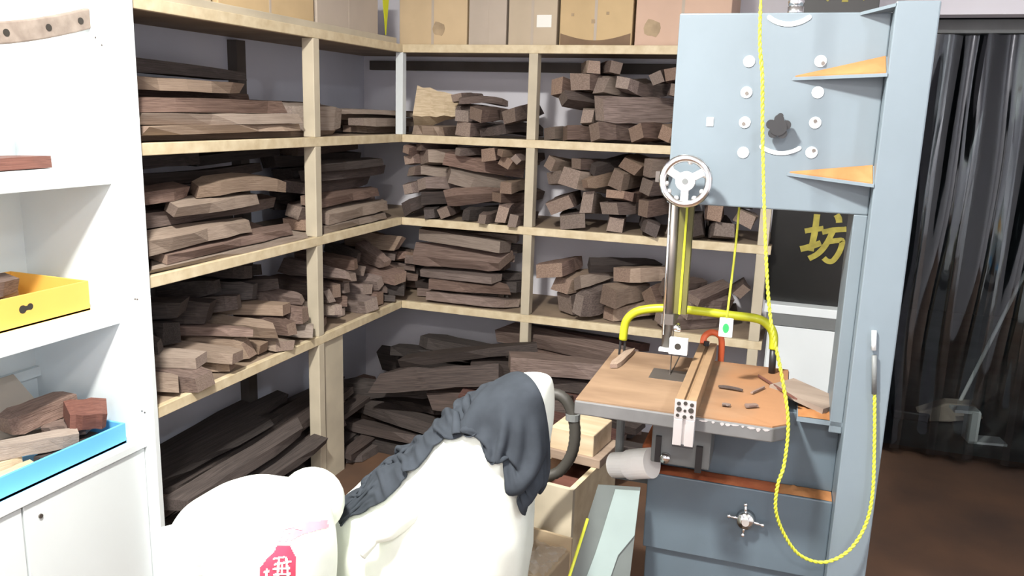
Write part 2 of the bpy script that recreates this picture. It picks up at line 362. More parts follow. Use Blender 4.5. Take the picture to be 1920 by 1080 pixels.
PITCH = (-9, -5, -2, 0, 2, 5, 9)
TONE = {'wood_mid': 'brown', 'wood_dark': 'dark', 'wood_tan': 'tan', 'wood_red': 'reddish', 'wood_maroon': 'maroon', 'wood_light': 'pale'}
SHAPE = {'block': 'squared', 'wedge': 'tapering', 'slab': 'ragged', 'curved': 'curved'}
def describe(made, noun, place, axis, near, group):
    """made: (object, tone, shape, coordinate, height fraction); label each by look, level and neighbour"""
    if not made: return
    cs = [m[3] for m in made]; lo, hi = min(cs), max(cs); q1, q2 = np.quantile([m[4] for m in made], (0.33, 0.72))
    for (o, tone, shp, c, hf) in made:
        k = min(2, int(3*(c-lo)/max(1e-6, hi-lo)))
        lev = 'low in' if hf < q1 else 'midway up' if hf < q2 else 'atop'
        o['label'] = ' '.join(f"{TONE[tone]} {SHAPE[shp]} {noun} {lev} {place} {near[k]}".split())
        o['group'] = group
def pile(bay, n, yaw, L, W, T, prof, axis, seed, place, near, group, mats, roll=12, kinds=('block', 'block', 'wedge', 'wedge', 'slab', 'curved'),
         front=None, name='wood_offcut', tries=30, tilt=9, noun='offcut'):
    """prof: [(coordinate along the bay, pile height)]; front: (lo, hi) range for the coordinate of the end that faces out"""
    rnd = random.Random(seed); x0, x1, y0, y1 = bay.b; made = []
    px, ph = zip(*prof); fails = 0
    while len(made) < n and fails < 80:
        d = (rnd.uniform(*L), rnd.uniform(*W), rnd.uniform(*T))
        best = None
        for k in range(tries):
            ya = yaw[0]+rnd.uniform(-yaw[1], yaw[1]); rl = rnd.gauss(0, roll) if rnd.random() < 0.7 else 90+rnd.gauss(0, roll)
            if d[1] > 2.2*d[2]: rl = rnd.gauss(0, roll*0.6)
            ex = abs(math.cos(R(ya)))*d[0]/2 + abs(math.sin(R(ya)))*d[1]/2; ey = abs(math.sin(R(ya)))*d[0]/2 + abs(math.cos(R(ya)))*d[1]/2
            lx, hx, ly, hy = x0+ex, x1-ex, y0+ey, y1-ey
            x = rnd.uniform(lx, hx) if hx > lx else (x0+x1)/2
            y = rnd.uniform(ly, hy) if hy > ly else (y0+y1)/2
            if front and axis == 'x': y = rnd.uniform(*front)+ey
            if front and axis == 'y': x = rnd.uniform(*front)-ex
            r = bay.drop(x, y, ya, rl, d, [rnd.uniform(-tilt, tilt) for _ in range(3)]+[0.0])
            if r is None: continue
            hgt = float(np.interp(x if axis == 'x' else y, px, ph))
            over = r[0]+0.5*min(d[1], d[2])-bay.z-hgt
            if r[1] > bay.zmax-0.002 or over > 0.02: continue
            sc = r[4]-bay.z-hgt + 0.02*rnd.random()
            if best is None or sc < best[0]: best = (sc, r, x, y)
        if best is None: fails += 1; continue
        _, r, x, y = best; bay.commit(r[0], r[2]); kd, mt_ = rnd.choice(kinds), rnd.choice(mats)
        o = put_wood(name, (x, y, r[0]), r[3], d, kd, rnd.randrange(5), mt_, 'x', group)
        made.append((o, mt_, kd, x if axis == 'x' else y, (r[0]-bay.z)/max(0.05, float(np.interp(x if axis == 'x' else y, px, ph)))))
    describe(made, noun, place, axis, near, group)
    return len(made)
def lay(bay, x, y, yaw, roll, d, kind, k, mname, label, name='wood_plank', group=None, pitches=PITCH):
    r = bay.drop(x, y, yaw, roll, d, pitches)
    if r[1] > bay.zmax+0.02: print('HIGH', label, x, y, r[1]-bay.zmax)
    bay.commit(r[0], r[2])
    return put_wood(name, (x, y, r[0]), r[3], d, kind, k, mname, label, group)

S1, S2, S3, S4 = Z1+T2, Z2+T2, Z3+T2, Z4+T2
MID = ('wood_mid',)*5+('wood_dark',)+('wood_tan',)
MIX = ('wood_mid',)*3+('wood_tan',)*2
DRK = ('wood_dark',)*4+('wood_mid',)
rnd = random.Random(3)
def stack(bay, rows, place, near, group, noun='plank', axis='y', tl=(-1.5, -.7, 0, .7, 1.5), rl=0):
    made = []
    for i, (y0, y1, x, wd, th, k, mt_) in enumerate(rows):
        o = lay(bay, x, (y0+y1)/2, 90+rnd.uniform(-1.5, 1.5), rl+rnd.uniform(-3, 3), (y1-y0, wd, th), k, rnd.randrange(5), mt_, 'x', group=group, pitches=tl)
        made.append((o, mt_, k, y1, (o.location.z-bay.z)/(bay.zmax-bay.z-0.05)))
    describe(made, noun, place, axis, near, group)
# --- left unit, upper bay: long planks laid flat along the wall
b = Bay(XW+0.01, 0.0, YP+0.02, 0.40, S2, 0.34)
b.block(-0.05, 0.0, -0.715, -0.675)
stack(b, [(-1.57, -0.30, -0.15, 0.16, 0.022, 'slab', 'wood_tan'), (-1.56, -0.75, -0.09, 0.17, 0.030, 'slab', 'wood_tan'), (-1.56, 0.0, -0.32, 0.16, 0.030, 'slab', 'wood_mid'),
    (-1.56, -0.50, -0.32, 0.16, 0.045, 'slab', 'wood_mid'), (-1.57, -0.76, -0.09, 0.17, 0.038, 'slab', 'wood_tan'), (-1.4, -0.2, -0.31, 0.16, 0.03, 'slab', 'wood_mid'),
    (-1.57, -0.80, -0.11, 0.17, 0.048, 'slab', 'wood_mid'), (-1.56, -0.74, -0.32, 0.16, 0.05, 'slab', 'wood_mid'), (-1.57, -0.84, -0.24, 0.20, 0.04, 'slab', 'wood_tan')],
    'the upper-shelf stack', ('by the white cabinet', 'reaching the post', 'reaching past the post'), 'long planks on the upper shelf by the white cabinet', 'long plank')
lay(b, -0.15, -0.53, 90, 6, (0.38, 0.13, 0.10), 'block', 1, 'wood_tan', 'thick tan beam lying across behind the post on the upper shelf', 'wood_beam', pitches=(-3, -1.5, 0, 1.5, 3))
lay(b, -0.27, -1.16, 92, 0, (0.78, 0.11, 0.05), 'wedge', 2, 'wood_dark', 'dark narrow plank on top of the plank stack beside the white cabinet', pitches=(1, 3, 5, 7))
pile(b, 9, (78, 12), (0.35, 0.7), (0.06, 0.10), (0.02, 0.04), [(-0.6, 0.02), (-0.55, 0.12), (0.1, 0.09), (0.4, 0.08)], 'y', 5,
     'the upper-shelf corner pile', ('behind the post', '', 'against the wall'), 'short planks in the upper shelf corner', ('wood_mid', 'wood_tan'), roll=4, noun='short plank', name='wood_plank', tilt=4)
# --- left unit, middle bay
GL2 = 'planks filling the middle shelf by the white cabinet'
bb = Bay(XW+0.01, -0.235, YP+0.02, 0.30, S3, 0.335).block(XW, XW+0.045, -0.63, -0.575)
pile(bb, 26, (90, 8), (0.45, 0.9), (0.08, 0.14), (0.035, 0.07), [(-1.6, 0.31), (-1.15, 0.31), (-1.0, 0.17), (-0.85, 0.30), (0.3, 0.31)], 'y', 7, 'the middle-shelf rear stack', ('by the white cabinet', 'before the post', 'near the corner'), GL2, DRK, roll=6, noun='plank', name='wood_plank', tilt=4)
bf = Bay(-0.235, 0.0, YP+0.02, -0.725, S3, 0.335)
stack(bf, [(-1.57, -0.75, -0.06, 0.11, 0.020, 'slab', 'wood_tan'), (-1.56, -0.86, -0.17, 0.12, 0.06, 'block', 'wood_mid'), (-1.50, -0.76, -0.06, 0.11, 0.035, 'slab', 'wood_mid'),
    (-1.57, -1.02, -0.07, 0.13, 0.055, 'slab', 'wood_tan'), (-1.57, -0.78, -0.17, 0.11, 0.05, 'block', 'wood_mid'), (-1.42, -1.0, -0.09, 0.11, 0.04, 'slab', 'wood_tan'),
    (-1.57, -1.25, -0.15, 0.12, 0.04, 'slab', 'wood_mid')],
    'the middle-shelf front stack', ('by the white cabinet', 'before the post', 'reaching the post'), GL2, 'plank', rl=5)
lay(bf, -0.09, -1.05, 84, 8, (0.44, 0.095, 0.065), 'curved', 1, 'wood_tan', 'pale curved block lying on the planks of the middle shelf', 'wood_block', pitches=(-4, -2, 0, 2, 4))
bf2 = Bay(-0.235, 0.0, -0.66, 0.0, S3, 0.335)
stack(bf2, [(-0.63, -0.04, -0.06, 0.10, 0.035, 'slab', 'wood_tan'), (-0.64, -0.1, -0.16, 0.11, 0.05, 'block', 'wood_mid'), (-0.6, -0.02, -0.06, 0.10, 0.055, 'slab', 'wood_tan'),
    (-0.64, 0.0, -0.17, 0.12, 0.06, 'block', 'wood_mid'), (-0.64, -0.06, -0.09, 0.12, 0.045, 'slab', 'wood_mid'), (-0.62, 0.0, -0.17, 0.11, 0.05, 'slab', 'wood_dark'), (-0.6, 0.0, -0.12, 0.10, 0.05, 'block', 'wood_dark'), (-0.62, -0.1, -0.08, 0.09, 0.035, 'slab', 'wood_dark')],
    'the middle-shelf short stack', ('behind the post', 'near the corner', 'at the corner'), 'short planks on the middle shelf between post and corner', 'plank', rl=3)
# --- left unit, lower bay: offcuts pointing out of the shelf
b = Bay(XW+0.01, 0.0, YP+0.02, -0.72, S4, 0.345)
GL3 = 'offcuts on the lower shelf by the white cabinet'; NL3 = ('by the white cabinet', 'between cabinet and post', 'by the post')
pile(b, 15, (4, 22), (0.24, 0.42), (0.06, 0.11), (0.04, 0.08), [(-1.6, 0.06), (-1.3, 0.10), (-1.0, 0.14), (-0.7, 0.18)], 'y', 11, 'the lower-shelf front heap', NL3, GL3, MIX, roll=8, front=(-0.03, 0.03))
pile(b, 16, (6, 24), (0.2, 0.32), (0.06, 0.11), (0.05, 0.09), [(-1.6, 0.12), (-1.4, 0.20), (-1.0, 0.27), (-0.72, 0.33)], 'y', 12, 'the lower-shelf rear heap', NL3, 'offcuts at the rear of the lower shelf', DRK, roll=10, front=(-0.20, -0.12))
pile(b, 14, (4, 28), (0.24, 0.40), (0.06, 0.10), (0.035, 0.07), [(-1.6, 0.13), (-1.3, 0.18), (-1.0, 0.24), (-0.7, 0.31)], 'y', 13, 'the lower-shelf front heap', NL3, GL3, MIX, roll=8, front=(-0.05, 0.02))
b2 = Bay(XW+0.01, 0.0, -0.665, 0.38, S4, 0.345).block(XW, XW+0.045, -0.63, -0.575)
pile(b2, 34, (-5, 32), (0.24, 0.42), (0.055, 0.10), (0.04, 0.07), [(-0.7, 0.27), (-0.4, 0.31), (0.4, 0.34)], 'y', 14, 'the lower-shelf corner heap', ('behind the post', 'between post and corner', 'at the corner'), 'offcuts in the lower shelf corner', MID, roll=14, front=(-0.08, 0.03))
# --- left unit, floor: long dark boards
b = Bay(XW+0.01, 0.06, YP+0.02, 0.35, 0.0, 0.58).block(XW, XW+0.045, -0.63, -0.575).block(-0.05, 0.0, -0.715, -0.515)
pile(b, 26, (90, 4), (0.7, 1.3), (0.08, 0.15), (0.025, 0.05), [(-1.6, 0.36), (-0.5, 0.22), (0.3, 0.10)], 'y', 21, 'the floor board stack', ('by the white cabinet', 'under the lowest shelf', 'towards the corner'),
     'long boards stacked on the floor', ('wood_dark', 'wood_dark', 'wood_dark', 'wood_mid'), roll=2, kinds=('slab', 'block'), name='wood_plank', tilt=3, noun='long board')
# --- back unit, upper bays
b = Bay(0.02, 0.595, 0.0, 0.43, S2, 0.35)
lay(b, 0.11, 0.16, 4, 0, (0.17, 0.30, 0.045), 'block', 0, 'wood_tan', 'flat tan block under the pale wedge by the corner post', 'wood_block')
lay(b, 0.10, 0.17, 20, 68, (0.22, 0.17, 0.10), 'wedge', 1, 'wood_light', 'pale yellowish wedge leaning beside the corner post on the upper shelf', 'wood_wedge')
NB = ('by the corner', '', 'by the middle post'); NR = ('by the middle post', '', 'beside the bandsaw')
pile(b, 20, (62, 32), (0.26, 0.42), (0.085, 0.14), (0.055, 0.085), [(0.0, 0.08), (0.15, 0.16), (0.30, 0.17), (0.40, 0.12), (0.48, 0.10), (0.6, 0.18)], 'x', 31, 'the upper-back-shelf small heap', NB, 'offcuts on the upper back shelf next to the corner', ('wood_mid', 'wood_mid', 'wood_mid', 'wood_tan', 'wood_dark'), roll=20, front=(-0.03, 0.06), tilt=12)
pile(b, 6, (70, 40), (0.22, 0.36), (0.05, 0.08), (0.04, 0.06), [(0.0, 0.10), (0.15, 0.18), (0.30, 0.19), (0.40, 0.14), (0.48, 0.12), (0.6, 0.20)], 'x', 131, 'the upper-back-shelf small heap', NB, 'offcuts on the upper back shelf next to the corner', ('wood_mid',)*5+('wood_tan',)*2+('wood_dark',), roll=20, front=(-0.03, 0.05), noun='slim offcut')
b = Bay(0.645, 1.33, 0.0, 0.43, S2, 0.35)
pile(b, 44, (76, 36), (0.26, 0.42), (0.07, 0.12), (0.055, 0.085), [(0.62, 0.12), (0.76, 0.22), (0.84, 0.31), (1.0, 0.26), (1.1, 0.25), (1.35, 0.31)], 'x', 32, 'the upper-back-shelf big heap', NR, 'offcuts heaped on the upper back shelf', ('wood_mid',)*5+('wood_tan',)*2+('wood_dark',), roll=18, front=(-0.03, 0.05), tilt=11)
pile(b, 16, (76, 40), (0.22, 0.38), (0.05, 0.08), (0.04, 0.06), [(0.62, 0.15), (0.76, 0.25), (0.84, 0.33), (1.0, 0.29), (1.1, 0.28), (1.35, 0.33)], 'x', 132, 'the upper-back-shelf big heap', NR, 'offcuts heaped on the upper back shelf', ('wood_mid',)*5+('wood_tan',)*2+('wood_dark',), roll=20, front=(-0.03, 0.04), noun='slim offcut')
# --- back unit, middle bays
b = Bay(-0.02, 0.595, 0.0, 0.43, S3, 0.345)
pile(b, 54, (70, 36), (0.26, 0.42), (0.055, 0.10), (0.045, 0.075), [(-0.1, 0.33), (0.6, 0.33)], 'x', 41, 'the middle-back-shelf packed heap', NB, 'offcuts packed on the middle back shelf next to the corner', ('wood_mid',)*6+('wood_tan',)*2+('wood_dark',)*2, roll=22, front=(-0.04, 0.04), tilt=12)
pile(b, 18, (70, 40), (0.22, 0.38), (0.04, 0.065), (0.03, 0.05), [(-0.1, 0.335), (0.6, 0.335)], 'x', 141, 'the middle-back-shelf packed heap', NB, 'offcuts packed on the middle back shelf next to the corner', ('wood_mid',)*5+('wood_tan',)*2+('wood_dark',), roll=22, front=(-0.04, 0.04), noun='slim offcut')
b = Bay(0.645, 1.595, 0.0, 0.43, S3, 0.345)
pile(b, 54, (78, 34), (0.28, 0.43), (0.075, 0.13), (0.055, 0.09), [(0.62, 0.33), (0.75, 0.27), (0.95, 0.26), (1.15, 0.33), (1.3, 0.25), (1.6, 0.20)], 'x', 42, 'the middle-back-shelf broad heap', NR, 'offcuts heaped on the middle back shelf', ('wood_mid',)*5+('wood_tan',)*2+('wood_dark',)*2, roll=22, front=(-0.05, 0.04), tilt=12)
pile(b, 20, (78, 40), (0.22, 0.40), (0.05, 0.08), (0.04, 0.06), [(0.62, 0.33), (0.75, 0.30), (0.95, 0.29), (1.15, 0.34), (1.3, 0.28), (1.6, 0.22)], 'x', 142, 'the middle-back-shelf broad heap', NR, 'offcuts heaped on the middle back shelf', ('wood_mid',)*5+('wood_tan',)*2+('wood_dark',), roll=22, front=(-0.05, 0.04), noun='slim offcut')
# --- back unit, lower bays
b = Bay(-0.10, 0.595, 0.0, 0.43, S4, 0.35)
pile(b, 30, (-4, 14), (0.36, 0.60), (0.08, 0.13), (0.035, 0.065), [(-0.1, 0.34), (0.25, 0.34), (0.6, 0.30)], 'x', 51, 'the lower-back-shelf lengthwise heap', NB, 'long offcuts on the lower back shelf next to the corner', ('wood_mid',)*4+('wood_tan',)+('wood_dark',), roll=10, kinds=('slab', 'block', 'wedge'), tilt=10, noun='long offcut')
b = Bay(0.645, 1.595, 0.0, 0.43, S4, 0.345)
pile(b, 38, (80, 45), (0.26, 0.42), (0.10, 0.16), (0.06, 0.10), [(0.62, 0.18), (0.72, 0.24), (0.85, 0.20), (1.0, 0.22), (1.2, 0.24), (1.35, 0.14), (1.5, 0.2), (1.6, 0.18)], 'x', 52, 'the lower-back-shelf loose heap', NR, 'offcuts on the lower back shelf', ('wood_mid',)*4+('wood_dark',)*2+('wood_tan',), roll=26, front=(-0.06, 0.05), tilt=18)
pile(b, 10, (80, 45), (0.22, 0.40), (0.06, 0.10), (0.04, 0.07), [(0.62, 0.2), (0.72, 0.26), (0.85, 0.22), (1.0, 0.24), (1.2, 0.26), (1.35, 0.16), (1.6, 0.2)], 'x', 152, 'the lower-back-shelf loose heap', NR, 'offcuts on the lower back shelf', ('wood_mid',)*5+('wood_tan',)*2+('wood_dark',), roll=24, front=(-0.06, 0.04), noun='slim offcut')
# --- floor under the back unit
b = Bay(-0.30, 1.25, -0.40, 0.43, 0.0, 0.58)
b.H[(b.X > 0.59) & (b.X < 0.65) & (b.Y < 0.06) & (b.Y > -0.01)] = 0.6
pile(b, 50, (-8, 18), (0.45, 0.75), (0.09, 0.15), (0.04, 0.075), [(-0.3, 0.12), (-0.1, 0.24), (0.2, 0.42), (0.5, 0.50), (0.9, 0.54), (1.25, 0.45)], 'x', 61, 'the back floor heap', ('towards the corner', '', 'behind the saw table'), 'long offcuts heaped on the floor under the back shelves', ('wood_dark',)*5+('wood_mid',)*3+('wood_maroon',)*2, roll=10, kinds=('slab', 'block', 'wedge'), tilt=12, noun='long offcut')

# ---------------------------------------------------------------- cardboard boxes on top of the shelves
def carton(name, label, x0, x1, y0, y1, z, h, m, face, group='cartons on top of the shelves'):
    e = empty(name, label, 'box', ((x0+x1)/2, (y0+y1)/2, z), 0, group)
    a, c = (x1-x0)/2, (y1-y0)/2
    MB().box(-a, a, -c, c, 0, h).build('carton_body', m, e, bevel=0.004)
    if face == '-y':
        MB().box(-0.006, 0.006, -c-0.001, -c+0.004, 0.0, h).build('tape_seam', M['card_grey'], e)
    else:
        MB().box(a-0.004, a+0.001, -0.006, 0.006, 0.0, h).build('tape_seam', M['card_grey'], e)
    for s in (-1, 1):
        mb = MB().box(-a, a, min(0, s*c), max(0, s*c), h, h+0.004); mb.build('top_flap', m, e)
    return e
BX = [(-0.035, 0.295, M['card'], 'plain tan cardboard carton on the top shelf at the corner'),
      (0.303, 0.478, M['card_grey'], 'narrow greyish cardboard carton on the top shelf'),
      (0.488, 0.705, M['card'], 'cardboard carton with a white paper label on the top shelf'),
      (0.718, 1.028, M['card'], 'cardboard carton with a dark brown printed band on the top shelf'),
      (1.040, 1.42, M['card_pink'], 'pinkish cardboard carton with a round stain on the top shelf')]
bx = []
for i, (x0, x1, m, lb) in enumerate(BX): bx.append(carton('cardboard_carton', lb, x0, x1, 0.04, 0.40, S1, 0.30, m, '-y'))
MB().box(0.02, 0.085, -0.182, -0.178, 0.075, 0.125).build('paper_label', M['paper'], bx[2])
n = 16; pl = [(-0.150+0.30*i/n, 0.05-0.028*math.sin(math.pi*i/n)) for i in range(n+1)]
MB().prism([(-0.150, 0.004)]+[(0.150, 0.004)]+[(x, z) for x, z in pl[::-1]], lambda p, t: (p[0], t, p[1]), -0.1805, -0.182).build('printed_band', M['print_brown'], bx[3])
for i, (x, z, s) in enumerate(((-0.10, 0.125, 0.006), (-0.01, 0.098, 0.008), (0.05, 0.13, 0.006))):
    MB().box(x-s, x+s, -0.182, -0.180, z-s, z+s).build('printed_mark', M['print_faint'], bx[3])
for (i, x, z, r) in ((0, 0.03, 0.07, 0.03), (4, -0.12, 0.07, 0.035)):
    MB().prism([(x+r*math.cos(a*0.524), z+r*math.sin(a*0.524)*(1+0.2*math.sin(a*2))) for a in range(12)], lambda p, t: (p[0], t, p[1]), -0.1805, -0.1815).build('stain', M['print_faint'], bx[i])
for (y0, y1, h, m, lb) in ((-1.56, -1.20, 0.22, M['card'], 'cardboard carton on the top shelf nearest the white cabinet'),
                        (-1.17, -0.62, 0.30, M['card'], 'long cardboard carton on a plank on the top shelf'),
                        (-0.60, -0.12, 0.30, M['card_grey'], 'brownish cardboard carton on the top shelf beside the yellow ribbon')):
    carton('cardboard_carton', lb, -0.42, -0.055, y0, y1, S1+0.025, h, m, '+x')
tag(MB().box(-0.44, -0.012, -1.59, -0.03, S1, S1+0.025).build('wood_plank', M['pine_dusty'], bevel=0.002), 'wide flat plank lying under the cartons on the top shelf', 'wood')
tag(MB().add([(-0.04, -0.105, S1+0.20), (-0.03, -0.065, S1+0.20), (-0.035, -0.085, S1+0.032), (-0.044, -0.105, S1+0.20), (-0.034, -0.065, S1+0.20), (-0.039, -0.085, S1+0.032)],
    [(0, 1, 2), (5, 4, 3), (0, 3, 4, 1), (1, 4, 5, 2), (2, 5, 3, 0)]).build('ribbon', M['yellow']), 'yellow ribbon tip hanging between the cartons at the corner', 'ribbon')

# ---------------------------------------------------------------- white cabinet
cab = empty('white_cabinet', 'white open-shelf cabinet with doors below, beside the pine shelves', 'cabinet', (0, 0, 0))
CY = -3.05
MB().box(XW+0.005, 0.012, -1.62, -1.602, 0, 2.35).build('side_panel', M['cabinet'], cab, bevel=0.001)
MB().box(XW+0.002, XW+0.012, CY, -1.62, 0, 2.35).build('back_panel', M['cabinet'], cab)
MB().box(XW+0.012, -0.085, CY, -1.62, 1.312, 1.358).build('shelf_board', M['cabinet'], cab, bevel=0.002)
MB().box(XW+0.012, -0.09, CY, -1.62, 0.905, 0.962).build('shelf_board', M['cabinet'], cab, bevel=0.002)
MB().box(XW+0.012, -0.02, CY, -1.62, 0.532, 0.556).build('counter', M['cabinet'], cab, bevel=0.002)
MB().box(XW+0.012, -0.05, CY, -1.62, 0.02, 0.531).build('carcass', M['cabinet'], cab)
MB().box(XW+0.012, XW+0.03, CY, -1.62, 0.70, 0.73).build('rear_rail', M['cabinet'], cab)
for (y0, y1) in ((-2.035, -1.623), (-2.45, -2.041), (-2.87, -2.456)):
    d = MB().box(-0.048, -0.028, y0, y1, 0.03, 0.528).build('door', M['cabinet'], cab, bevel=0.002)
    MB().cyl((-0.03, y0+0.045, 0.482), (-0.024, y0+0.045, 0.482), 0.006, n=12).build('screw', M['steel'], d)
for (x, z) in ((-0.02, 0.985), (-0.028, 0.985), (-0.02, 0.64), (-0.03, 0.643), (-0.085, 1.69), (-0.105, 1.71)):
    MB().cyl((x, -1.6215, z), (x, -1.619, z), 0.0025, n=8).build('screw', M['steel'], cab)
# curved wooden rail with holes
rail = empty('wooden_rail', 'curved wooden rail with dark holes fixed across the top of the white cabinet', 'rail', (-0.13, -1.86, 1.70))
path = [(-0.03*0+0.0, -0.45+0.69*t, -0.010+0.070*max(0, 2*t-1)**1.5+0.02*max(0, 1-2*t)) for t in np.linspace(0, 1, 15)]
mb = MB(); vs = []; fs = []
for (x, y, z) in path: vs += [(-0.012, y, z-0.027), (0.012, y, z-0.027), (0.012, y, z+0.027), (-0.012, y, z+0.027)]
for i in range(14):
    for k in range(4): fs.append((i*4+k, i*4+(k+1) % 4, i*4+4+(k+1) % 4, i*4+4+k))
fs += [(3, 2, 1, 0), tuple(56+k for k in range(4))]
mb.add(vs, fs).build('rail_bar', M['wood_tan'], rail, bevel=0.004)
for t in (0.20, 0.42, 0.62, 0.80, 0.95):
    y = -0.45+0.69*t; z = float(np.interp(y, [p[1] for p in path], [p[2] for p in path]))
    MB().cyl((0.008, y, z), (0.0135, y, z), 0.009, n=14).build('hole', M['hole'], rail)
MB().cyl((0.01, -0.17, 0.07), (0.03, -0.18, 0.095), 0.003, n=8).build('nail', M['steel'], rail)
# flat wood on the upper cabinet shelf
put_wood('wood_plank', (-0.21, -1.93, 1.375), (0, 0, R(92)), (0.42, 0.10, 0.035), 'block', 2, 'wood_red', 'flat reddish wood plank on the top shelf of the white cabinet')
def tray(name, label, cat, x0, x1, y0, y1, z, h, t, m, bottom=None):
    e = empty(name, label, cat, ((x0+x1)/2, (y0+y1)/2, z)); a, c = (x1-x0)/2, (y1-y0)/2
    MB().box(-a, a, -c, c, 0, t).build('tray_bottom', m, e)
    MB().box(a-t, a, -c, c, 0, h).build('tray_side', m, e, bevel=0.001); MB().box(-a, -a+t, -c, c, 0, h).build('tray_side', m, e, bevel=0.001)
    MB().box(-a+t, a-t, c-t, c, 0, h).build('tray_end', m, e, bevel=0.001); MB().box(-a+t, a-t, -c, -c+t, 0, h).build('tray_end', m, e, bevel=0.001)
    return e
tr = tray('blue_tray', 'blue plastic tray of wood scraps on the cabinet counter', 'tray', -0.36, -0.052, -2.35, -1.665, 0.556, 0.062, 0.008, M['blue'])
to = tray('orange_tray', 'orange shallow box with a hand hole on the middle cabinet shelf', 'tray', -0.40, -0.108, -2.30, -1.705, 0.962, 0.085, 0.006, M['orange'])
MB().cyl((0.14, 0.085, 0.048), (0.1465, 0.085, 0.048), 0.011, n=14).cyl((0.14, 0.107, 0.051), (0.1465, 0.107, 0.051), 0.009, n=14).box(0.14, 0.1463, 0.085, 0.107, 0.043, 0.055).build('hand_hole', M['hole'], to)
b = Bay(-0.39, -0.12, -2.29, -1.72, 0.968, 0.2)
lay(b, -0.20, -2.05, 95, 0, (0.40, 0.08, 0.05), 'block', 0, 'wood_mid', 'flat brown offcut lying in the orange tray', 'wood_offcut')
lay(b, -0.30, -2.0, 88, 0, (0.42, 0.07, 0.06), 'block', 1, 'wood_tan', 'tan offcut lying at the rear of the orange tray', 'wood_offcut')
lay(b, -0.26, -1.99, 93, 6, (0.36, 0.085, 0.05), 'block', 3, 'wood_mid', 'thick brown block lying on top in the orange tray', 'wood_block')
b = Bay(-0.35, -0.065, -2.34, -1.68, 0.564, 0.3)
lay(b, -0.25, -1.83, 70, 0, (0.26, 0.08, 0.04), 'block', 0, 'wood_tan', 'tan scrap under the big block in the blue tray', 'wood_offcut')
lay(b, -0.13, -1.80, 95, 0, (0.20, 0.05, 0.03), 'block', 2, 'wood_dark', 'dark narrow scrap along the side of the blue tray', 'wood_offcut')
lay(b, -0.11, -2.00, 98, 0, (0.18, 0.06, 0.032), 'slab', 1, 'wood_light', 'pale flat scrap against the side of the blue tray', 'wood_offcut')
lay(b, -0.20, -2.02, 80, 0, (0.22, 0.07, 0.04), 'block', 2, 'wood_light', 'pale scrap under the brown bar in the blue tray', 'wood_offcut')
lay(b, -0.18, -1.75, 30, 0, (0.12, 0.08, 0.035), 'block', 4, 'wood_mid', 'short brown scrap under the reddish block in the blue tray', 'wood_offcut')
lay(b, -0.25, -1.78, 72, 5, (0.20, 0.08, 0.06), 'block', 1, 'wood_mid', 'large brown block at the rear of the blue tray', 'wood_block')
lay(b, -0.16, -1.91, 62, 4, (0.27, 0.05, 0.045), 'block', 3, 'wood_tan', 'tan square bar lying on the scraps in the blue tray', 'wood_offcut')
lay(b, -0.12, -1.735, 55, 12, (0.11, 0.10, 0.055), 'block', 0, 'wood_red', 'reddish-brown block at the end of the blue tray', 'wood_block')
cs = MB().prism([(-2.0, 0.0), (-1.685, 0.0), (-1.68, 0.03), (-1.72, 0.2), (-2.0, 0.2)], lambda p, t: Vector((-0.305-0.55*p[1]+t, p[0], 0.566+0.84*p[1])), 0.0, 0.004)
tag(cs.build('cardboard_sheet', M['card_grey']), 'brown cardboard sheet leaning behind the scraps in the blue tray', 'cardboard')

# ---------------------------------------------------------------- bandsaw (local x = along the door, y = to the rear)
saw = empty('bandsaw', 'blue-grey upright bandsaw with sawdust-covered table', 'bandsaw', (1.483, -1.661, 0), R(1))
P = M['saw_paint']
ub_ = MB().box(0.0, 0.402, 0.0, 0.012, 1.366, 1.756).build('upper_panel', P, saw, bevel=0.003)
MB().box(0.004, 0.402, 0.012, 0.20, 1.372, 1.752).build('upper_housing', P, saw, bevel=0.004)
MB().box(0.402, 0.478, -0.05, 0.16, 0.0, 1.770).build('column', P, saw, bevel=0.003)
MB().box(0.376, 0.402, 0.0, 0.16, 0.90, 1.366).build('column_flange', M['saw_paint'], saw, bevel=0.002)
def gusset(A, B, C, th=0.006, dust=True):
    A, B, C = map(Vector, (A, B, C)); dn = Vector((0, 0, -th))
    g = MB().add([A, B, C, A+dn, B+dn, C+dn], [(0, 2, 1), (3, 4, 5), (0, 1, 4, 3), (1, 2, 5, 4), (2, 0, 3, 5)]).build('gusset', P, saw)
    if dust:
        c = (A+B+C)/3; k = [c+(v-c)*0.95 for v in (A, B, C)]; u = Vector((0, 0, 0.0025))
        MB().add(k+[v+u for v in k], [(0, 1, 2), (3, 5, 4), (0, 3, 4, 1), (1, 4, 5, 2), (2, 5, 3, 0)]).build('sawdust', M['sawdust'], g)['kind'] = 'stuff'
gusset((0.232, -0.001, 1.632), (0.402, -0.001, 1.674), (0.402, -0.052, 1.640))
gusset((0.240, -0.001, 1.443), (0.402, -0.001, 1.465), (0.402, -0.052, 1.432))
gusset((0.345, -0.001, 1.756), (0.402, -0.001, 1.762), (0.402, -0.05, 1.766), dust=False)
def hole(u, z, r=0.0115, bolt=None):
    c = MB().cyl((u, -0.002, z), (u, 0.004, z), r, n=24).build('white_plug', M['white_cap'], saw)
    if bolt: MB().cyl((u+bolt[0], -0.006, z+bolt[1]), (u+bolt[0], 0, z+bolt[1]), 0.004, n=6).build('screw_head', M['steel'], c)
for u, z, bo in ((0.146, 1.662, None), (0.146, 1.601, (0.001, -0.002)), (0.148, 1.541, (-0.002, -0.003)), (0.150, 1.480, None),
                 (0.282, 1.664, (0.005, -0.004)), (0.283, 1.604, None), (0.284, 1.545, (0, 0.003)), (0.283, 1.486, (0.004, 0.004))): hole(u, z, bolt=bo)
